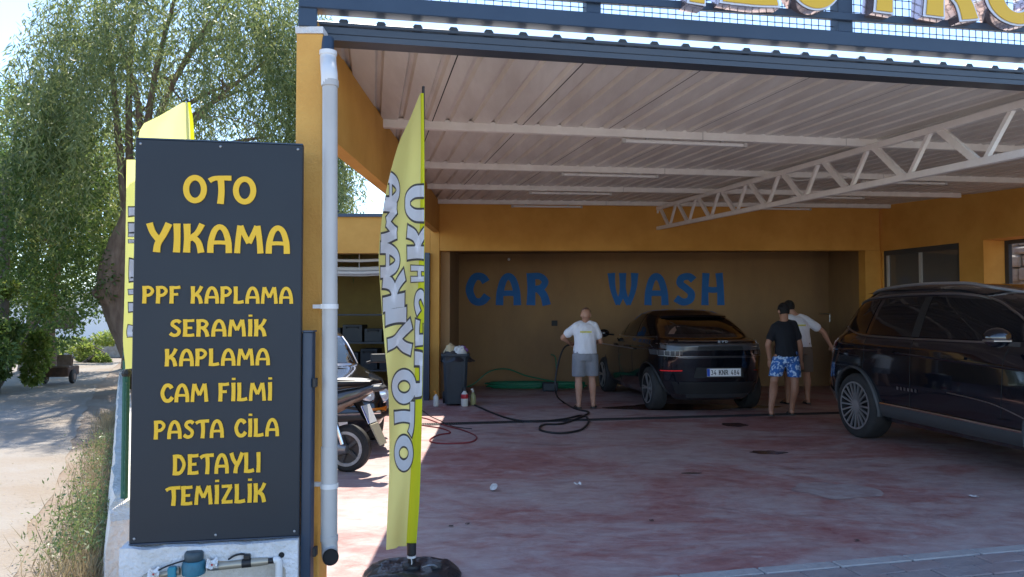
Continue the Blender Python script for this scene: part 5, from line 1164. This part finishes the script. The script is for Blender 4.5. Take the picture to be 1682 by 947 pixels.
# right hand drooping bough of the same kind of tree, behind the pillar
tb2 = V((-3.6,15.9,0)); tb2 = V((-4.6,18.6,0))
weeping_tree('pepper tree drooping over the annex parapet behind the downpipe', tb2, [tb2, tb2+V((.1,0,1.5)), tb2+V((.2,-.2,3.2)), tb2+V((.3,-.5,4.6))], [.2,.17,.14,.1], (-4.75,16.6,4.7), (1.0,1.8,1.5), 300, 9, 5, low=2.4)
def bushy(name, label, cat, base, C, Rr, n, seed, mname, trunk=None, group=None, leaf=(.06,.13), w=.026, barkm='bark_grey'):
    rng = np.random.default_rng(seed); t = thing(name, label, cat, base, 0, group)
    ncl = max(14, n//500); cl = norm(rng.normal(0,1,(ncl,3)))*rng.uniform(.35,1,(ncl,1))**.5; cs = rng.uniform(.16,.32,ncl)
    i = rng.integers(0,ncl,n); g_ = rng.normal(0,1,(n,3)); g_ = norm(g_)*rng.uniform(.2,1,(n,1))**.4
    P = np.array(C)+(cl[i]+g_*cs[i][:,None])*np.array(Rr); D = norm(g_+rng.normal(0,.6,(n,3))+np.array([0,0,-.35])); S = norm(np.cross(D, rng.normal(0,1,(n,3)))); ok = P[:,2] > .02
    leaves_obj('crown' if cat == 'tree' else 'foliage', t, mname, P[ok], D[ok], S[ok], rng.uniform(*leaf, ok.sum()), rng.uniform(.6,1.2,ok.sum())*w)
    m = MB(); b = V(base); c = V(C)
    if trunk: m.tube(crom([b, b.lerp(c,.4)+V((.1,.05,0)), c+V((0,0,Rr[2]*.4))], 5), [lerp(trunk, trunk*.35, q/10) for q in range(11)], 10)
    else:
        for q in range(5): m.tube(crom([b+V((rng.uniform(-.15,.15),rng.uniform(-.15,.15),0)), b.lerp(c,.5)+V((rng.uniform(-.3,.3)*Rr[0],rng.uniform(-.3,.3)*Rr[1],0)), c+V((rng.uniform(-.6,.6)*Rr[0],rng.uniform(-.6,.6)*Rr[1],Rr[2]*.3))], 4), [.03,.028,.026,.024,.022,.02,.017,.014,.01], 6)
    m.build('trunk' if trunk else 'stem', barkm, t, smooth=True); return t
bushy('dark_tree', 'dense dark green tree at the far left edge beside the road', 'tree', (-10.2,14.9,0), (-10.2,15.2,3.4), (2.3,2.2,2.9), 26000, 21, 'leaf_dark', .16)
bushy('roadside_shrub', 'bright green shrub under the dark tree beside the road', 'shrub', (-10.1,14.9,0), (-10.15,15.0,1.05), (1.0,1.0,1.05), 9000, 23, 'leaf_bright', None, 'roadside shrubs')
bushy('roadside_shrub', 'dark low shrub at the left picture edge near the grey trunk', 'shrub', (-10.3,13.9,0), (-10.4,14.2,.8), (1.3,1.0,.85), 9000, 24, 'leaf_dark', None, 'roadside shrubs')
bushy('leafy_tree', 'light green leafy tree behind the dark one, reaching into the blue sky', 'tree', (-12.8,20,0), (-12.4,19.6,4.6), (2.4,2.2,3.0), 16000, 25, 'leaf_bright', .18)
bushy('leafy_tree', 'tree at the road bend between dark tree and weeping tree', 'tree', (-10.6,21,0), (-10.9,21,4.4), (2.6,2.0,2.7), 15000, 26, 'leaf_dark', .18)
bushy('roadside_shrub', 'sunny yellow green shrub before the grey wall at the road end', 'shrub', (-13.1,23.5,0), (-13.1,23.5,.55), (1.5,.8,.65), 6000, 27, 'leaf_bright', None, 'roadside shrubs')
# weeds along the wall
rng = np.random.default_rng(31); n = 5200
tt = rng.uniform(0,1,n)**1.3; base = np.array(WA)[None]+(np.array(WB)-np.array(WA))[None]*(tt*.62)[:,None]+np.array(wnrm)[None]*(.12+np.abs(rng.normal(0,.15,n))*(1-tt*.4))[:,None]; base[:,2] = 0
D = rng.normal(0,.35,(n,3)); D[:,2] = 1; D = norm(D); S = norm(np.cross(D, rng.normal(0,1,(n,3))))
wo_ = leaves_obj('dry_grass', None, 'weed', base, D, S, rng.uniform(.04,.22,n), rng.uniform(.0012,.0035,n), 'stuff'); tag(wo_, 'dry straw coloured grass along the foot of the white wall', 'grass')
n = 4200; cid = rng.integers(0,26,n); ct = np.concatenate([rng.uniform(0,.16,14), rng.uniform(.1,.4,12)]); cpos = np.array(WA)[None]+(np.array(WB)-np.array(WA))[None]*ct[:,None]+np.array(wnrm)[None]*(.12+np.abs(rng.normal(0,.09,26)))[:,None]
P = cpos[cid]+rng.normal(0,1,(n,3))*np.array([.11,.13,.0]); P[:,2] = rng.uniform(.02,.27,n)*(1-.5*rng.uniform(0,1,n)); D = rng.normal(0,.8,(n,3)); D[:,2] += .5; D = norm(D); S = norm(np.cross(D, rng.normal(0,1,(n,3))))
wo_ = leaves_obj('green_weeds', None, 'weed_green', P, D, S, rng.uniform(.015,.05,n), rng.uniform(.003,.008,n), 'stuff'); tag(wo_, 'leafy green weeds growing in clumps against the white wall', 'weeds')
n = 9000; P = np.stack([rng.uniform(-12,-3,n), rng.uniform(4.2,20,n), np.full(n,.004)], 1); lane = P[:,0]+.5*P[:,1]; P = P[(lane > -1.2) & (lane < .4)]; n = len(P); D = rng.normal(0,1,(n,3)); D[:,2] *= .15; D = norm(D); S = norm(np.cross(D, np.array([0,0,1.])[None]+rng.normal(0,.2,(n,3))))
wo_ = leaves_obj('leaf_litter', None, 'weed', P, D, S, rng.uniform(.012,.035,n), rng.uniform(.002,.006,n), 'stuff'); tag(wo_, 'fallen dry leaves scattered over the dirt verge', 'leaves')
# far end of the road
fw_ = thing('far_house', 'bright white rendered house at the far end of the dirt road', 'house', (-19,31,0))
MB().bx((-25,30,0), (-14.6,36,2.3)).build('wall', 'far_white', fw_); MB().bx((-25.3,29.7,2.3), (-14.3,36.3,2.5)).build('roof', 'far_white', fw_)
for x in (-21.5,-18.2): MB().bx((x,29.97,.9), (x+1,30.01,1.8)).build('window', 'glassdark', fw_)
gw = thing('garden_wall', 'grey brown garden wall behind the sunny shrub at the road end', 'wall', (-15,26,0))
random.seed(8); x = -19
while x < -10.8:
    w = random.uniform(1.2,1.8); MB().bx((x,26,0), (x+w-.03,26.2,.62+random.uniform(-.05,.05))).build('block_panel', 'stone', gw, bev=.02); x += w
# small old cart by the road
ct_ = thing('farm_cart', 'small rusty farm cart parked under the roadside trees', 'cart', gnd(100,629), R(12)); cb = gnd(100,629)
MB().box((0,0,.26), (.50,.7,.2)).build('box_body', 'rust', ct_, world=False, bev=.02)
MB().box((-.02,.25,.45), (.30,.04,.3)).build('headboard', 'rust_light', ct_, world=False, bev=.01); MB().box((0,-.3,.375), (.54,.06,.03)).build('tail_bar', 'rust_light', ct_, world=False)
for s_ in (-1,1):
    m = MB(); m.lathe([(.02,-.03),(.13,-.04),(.15,-.02),(.15,.02),(.13,.04),(.02,.03)], (.27*s_,-.12,.15), 20, Matrix.Rotation(R(90),4,'Y')); w_ = m.build('wheel', 'rubber', ct_, world=False, smooth=True)
    m = MB(); m.lathe([(.07,-.045),(.07,.045)], (.27*s_,-.12,.15), 14, Matrix.Rotation(R(90),4,'Y')); m.build('rim', 'rust_light', w_, world=False)
    MB().tube([(.12*s_,.3,.36),(.16*s_,.22,.56)], .012, 6).build('stay', 'rust_light', ct_, world=False)
# overhead cables
for (a, b, lab) in (((-40,86),(420,380),'upper thin overhead cable running into the weeping tree'),((-40,150),(300,330),'lower thin overhead cable at the left picture edge')):
    p, q = at(*a, 14), at(*b, 24); P = [p.lerp(q,i/12)+V((0,0,-.5*math.sin(math.pi*i/12))) for i in range(13)]; tag(MB().tube(P, .009, 5).build('overhead_cable', 'ink'), lab, 'cable', 'overhead cables')
# ------------------------------------------------------------------ small things in the bay
bp_ = gnd(748,664); bn = thing('wheelie_bin', 'dark blue wheelie bin topped with rags beside the orange column', 'bin', bp_, R(4))
def rr_(x, y, z, c=.05): return [V((sx_*(x-(c if k else 0)), sy_*(y-(0 if k else c)), z)) for sx_, sy_, ks in ((1,-1,(0,1)),(1,1,(1,0)),(-1,1,(0,1)),(-1,-1,(1,0))) for k in (ks if (sx_*sy_ < 0) == (ks == (0,1)) or 1 else ks)]
def rect(x, y, z, c=.04): return [V(p) for p in ((x-c,-y,z),(x,-y+c,z),(x,y-c,z),(x-c,y,z),(-x+c,y,z),(-x,y-c,z),(-x,-y+c,z),(-x+c,-y,z))]
m = MB(); m.loft([rect(.165,.19,.03), rect(.175,.20,.15), rect(.205,.235,.80), rect(.21,.24,.83)], cap=True); m.build('body', 'binblue', bn, world=False, smooth=True)
m = MB(); m.loft([rect(.225,.255,.80), rect(.232,.262,.815), rect(.232,.262,.845), rect(.20,.23,.848), rect(.20,.23,.80)], cap=False); m.build('rim', 'binblue', bn, world=False)
for x in (-.1,.1): MB().bar((x,-.215,.25), (x,-.232,.72), .025, .012, up=(1,0,0)).build('rib', 'binblue', bn, world=False)
for x in (-.19,.19): 
    m = MB(); m.lathe([(.02,-.025),(.085,-.025),(.1,-.015),(.1,.015),(.085,.025),(.02,.025)], (x,.2,.1), 18, Matrix.Rotation(R(90),4,'Y')); m.build('wheel', 'rubber', bn, world=False, smooth=True)
MB().tube([(-.15,.28,.80),(-.15,.31,.81),(.15,.31,.81),(.15,.28,.80)], .013, 6).build('handle', 'binblue', bn, world=False)
def rag(c, r, h, seed, droop, name, mname, label):
    m = MB(); c = V(c)
    def fn(u, v):
        a = u*2*math.pi; q = v; n_ = noise.noise(V((math.cos(a)*1.5, math.sin(a)*1.5, q*2+seed*5)))
        rad = r*q*(1+.35*n_); z = h*(1-q**2)*(1+.5*n_) - droop*max(0,q-.55)*2*(1+.6*noise.noise(V((a*2,seed,0)))) + .03*noise.noise(V((a*3,q*6,seed)))
        return c+V((rad*math.cos(a), rad*math.sin(a)*.8, z))
    m.grid(fn, 28, 10); return tag(m.build(name, mname, smooth=True), label, 'cloth' if name == 'rag' else 'bag', 'rags heaped on the bin' if name == 'rag' else None)
tb_ = bp_+V((0,0,.845)); 
rag(tb_+V((0,-.02,.015)), .30, .04, 4, .16, 'plastic_bag', 'bagblack', 'black bin bag folded over the rim of the wheelie bin')
rag(tb_+V((-.07,-.03,.05)), .13, .10, 1, .05, 'rag', 'cloth_tan', 'tan rag on top of the heap on the bin'); rag(tb_+V((.06,-.1,.045)), .14, .07, 2, .07, 'rag', 'cloth_white', 'pale rag hanging over the front of the bin'); rag(tb_+V((.11,.06,.05)), .10, .06, 3, .02, 'rag', 'cloth_purple', 'purple rag at the right of the heap on the bin')
def bottle(px, py, s, bm_, cm, lab, trigger=True, red=False):
    p = gnd(px, py); t = thing('spray_bottle', lab, 'bottle', p, 0, 'bottles on the floor beside the bin')
    m = MB(); m.lathe([(.001,0),(.045*s,.002),(.05*s,.012),(.05*s,.15*s),(.044*s,.175*s),(.018*s,.21*s),(.016*s,.225*s)], (0,0,0), 18); b = m.build('flask', bm_, t, world=False, smooth=True)
    if trigger:
        m = MB(); m.box((0,0,.245*s), (.035*s,.035*s,.04*s)); m.box((-.015*s,-.02*s,.275*s), (.04*s,.075*s,.03*s)); m.build('spray_head', cm, t, world=False, bev=.004); m = MB(); m.tube([(-.01*s,-.05*s,.26*s),(-.012*s,-.055*s,.22*s)], .005, 6); m.build('trigger', cm, t, world=False)
    else: m = MB(); m.lathe([(.022*s,.22*s),(.024*s,.26*s),(.018*s,.27*s)], (0,0,0), 12); m.build('cap', cm, t, world=False, smooth=True)
    if red: m = MB(); m.lathe([(.0505*s,.11*s),(.0515*s,.112*s),(.0515*s,.16*s),(.047*s,.172*s)], (0,0,0), 18, cap=False); m.build('label_band', 'red', b, world=False, smooth=True)
bottle(716,667,.88,'bottle','orangecap','small cream spray bottle with orange head by the orange column'); bottle(763,667,1.15,'bottle','blackplastic','large white bottle with red band in front of the bin',False,True); bottle(777,665,.95,'bottle_amber','bottle','amber spray bottle with pale head right of the red banded bottle')
def hose(name, pts, r, mname, label, z=None, n=6):
    P = [p if isinstance(p, Vector) else gnd(p[0], p[1], r+(p[2] if len(p) > 2 else 0)) for p in pts]
    return tag(MB().tube(crom(P, n), r, 8).build(name, mname, smooth=True), label, 'hose')
lance = V((g1.x+.22, g1.y+.38, 1.03)); lh = V((g1.x-.20, g1.y+.33, 1.0))
hose('pressure_hose', [(780,665),(805,676),(840,688),(880,692),(925,688),(955,682),(967,690),(955,705),(920,711),(888,706),(893,697),(925,695),(960,682),(966,676),(945,671),(925,660),V((g1.x-.46,g1.y+.05,.25)),V((g1.x-.44,g1.y+.1,.6)),V((g1.x-.33,g1.y+.25,.92)),lh,V((g1.x,g1.y+.40,1.0)),lance], .014, 'hose_black', 'black pressure hose looping over the floor to the bald man')
lt = thing('spray_lance', 'pressure washer lance pointed at the black crossover car', 'lance', lance)
tipp = lance+V((.62,.10,-.10)); MB().tube([lance, tipp], .009, 8).build('tube', 'satin', lt); MB().tube([lance+V((-.1,0,.0)), lance+V((.08,.01,-.01))], .018, 8).build('grip', 'blackplastic', lt); MB().tube([tipp, tipp+V((.05,.01,-.01))], .014, 8).build('nozzle', 'blackplastic', lt)
hose('red_hose', [(690,685),(700,687),(712,691),(730,698),(760,706),(782,716),(775,725),(745,728),(715,727),(706,722),(720,714),(740,710),(725,703),(700,699),(688,697)], .009, 'hose_red', 'thin red air hose curling at the edge of the sunlit floor')
hose('thin_cable', [(692,672),(705,682),(722,690),(745,700),(775,704)], .006, 'hose_black', 'thin black cable by the door of the orange column')
random.seed(6); gh = []
for i in range(60):
    a = i*.62; gh.append(V((at(880,635,15.3).x+ .95*math.cos(a)*(1+.08*math.sin(i)) , 15.25+.22*math.sin(a)*(1+.1*math.cos(i*2)), .02+.0019*i)))
hose('garden_hose', gh+[V((.3,15.3,.25)), V((-.1,15.4,.38)), V((-.45,15.45,.33)), V((-.75,15.4,.1)), V((-.9,15.3,.03))], .014, 'hose_green', 'green garden hose coiled along the back wall of the bay')
hose('wall_hose', [at(905,582,15.75), at(912,586,15.72), at(914,605,15.7), V((at(917,630,15.6).x,15.6,.02)), V((at(960,635,15.4).x,15.4,.02))], .012, 'hose_green', 'short green hose hanging down the back wall beside the bald man')
bx_ = gnd(905,645); tag(MB().box(bx_+V((0,.3,.09)), (.3,.2,.17)).build('pump_box', 'binblue', bev=.02), 'low dark pump case at the back wall behind the bald man', 'pump')
# litter
def scrap(px, py, r, h, mname, label, seed, name='paper_scrap'):
    c = gnd(px, py); m = MB()
    def fn(u, v): x, y = (u-.5)*2, (v-.5)*2; return c+V((r*x*(1+.3*noise.noise(V((x,y,seed)))), r*.8*y*(1+.3*noise.noise(V((y,x,seed)))), .006+h*(.5+.5*noise.noise(V((x*1.3+seed,y*1.3,seed*2)))) ))
    m.grid(fn, 8, 8); return tag(m.build(name, mname, smooth=True), label, 'litter')
c = gnd(811,806); m = MB(); M = Matrix.Rotation(R(70),4,'X') @ Matrix.Rotation(R(30),4,'Z')
rings = [[c+V((0,0,.03))+M @ V((r*math.cos(a)*(1+.3*noise.noise(V((a*2,z*30,1)))), r*.7*math.sin(a)*(1+.3*noise.noise(V((z*40,a*2,3)))), z)) for a in [2*math.pi*k/16 for k in range(16)]] for r, z in ((.026,-.04),(.028,-.02),(.03,0),(.034,.02),(.036,.035))]
m.loft(rings); tag(m.build('crushed_cup', 'clearcup', smooth=True), 'crushed clear plastic cup lying on the red floor', 'litter')
scrap(949,799,.03,.045,'paper','white crumpled paper scrap right of the crushed cup',2.3); scrap(1600,817,.03,.015,'paper','small flat white paper scrap near the right pavers',5.1)
for i, (px, py, lab) in enumerate(((741,865,'dark leaf bit on the floor right of the flag base'),(768,861,'tiny dark leaf bit next to the larger one'),(1070,856,'dark speck in the middle of the pale floor'),(1408,889,'dark speck close to the kerb stones'))): scrap(px,py,.016,.006,'litter_dark',lab,7+i,'leaf_bit')
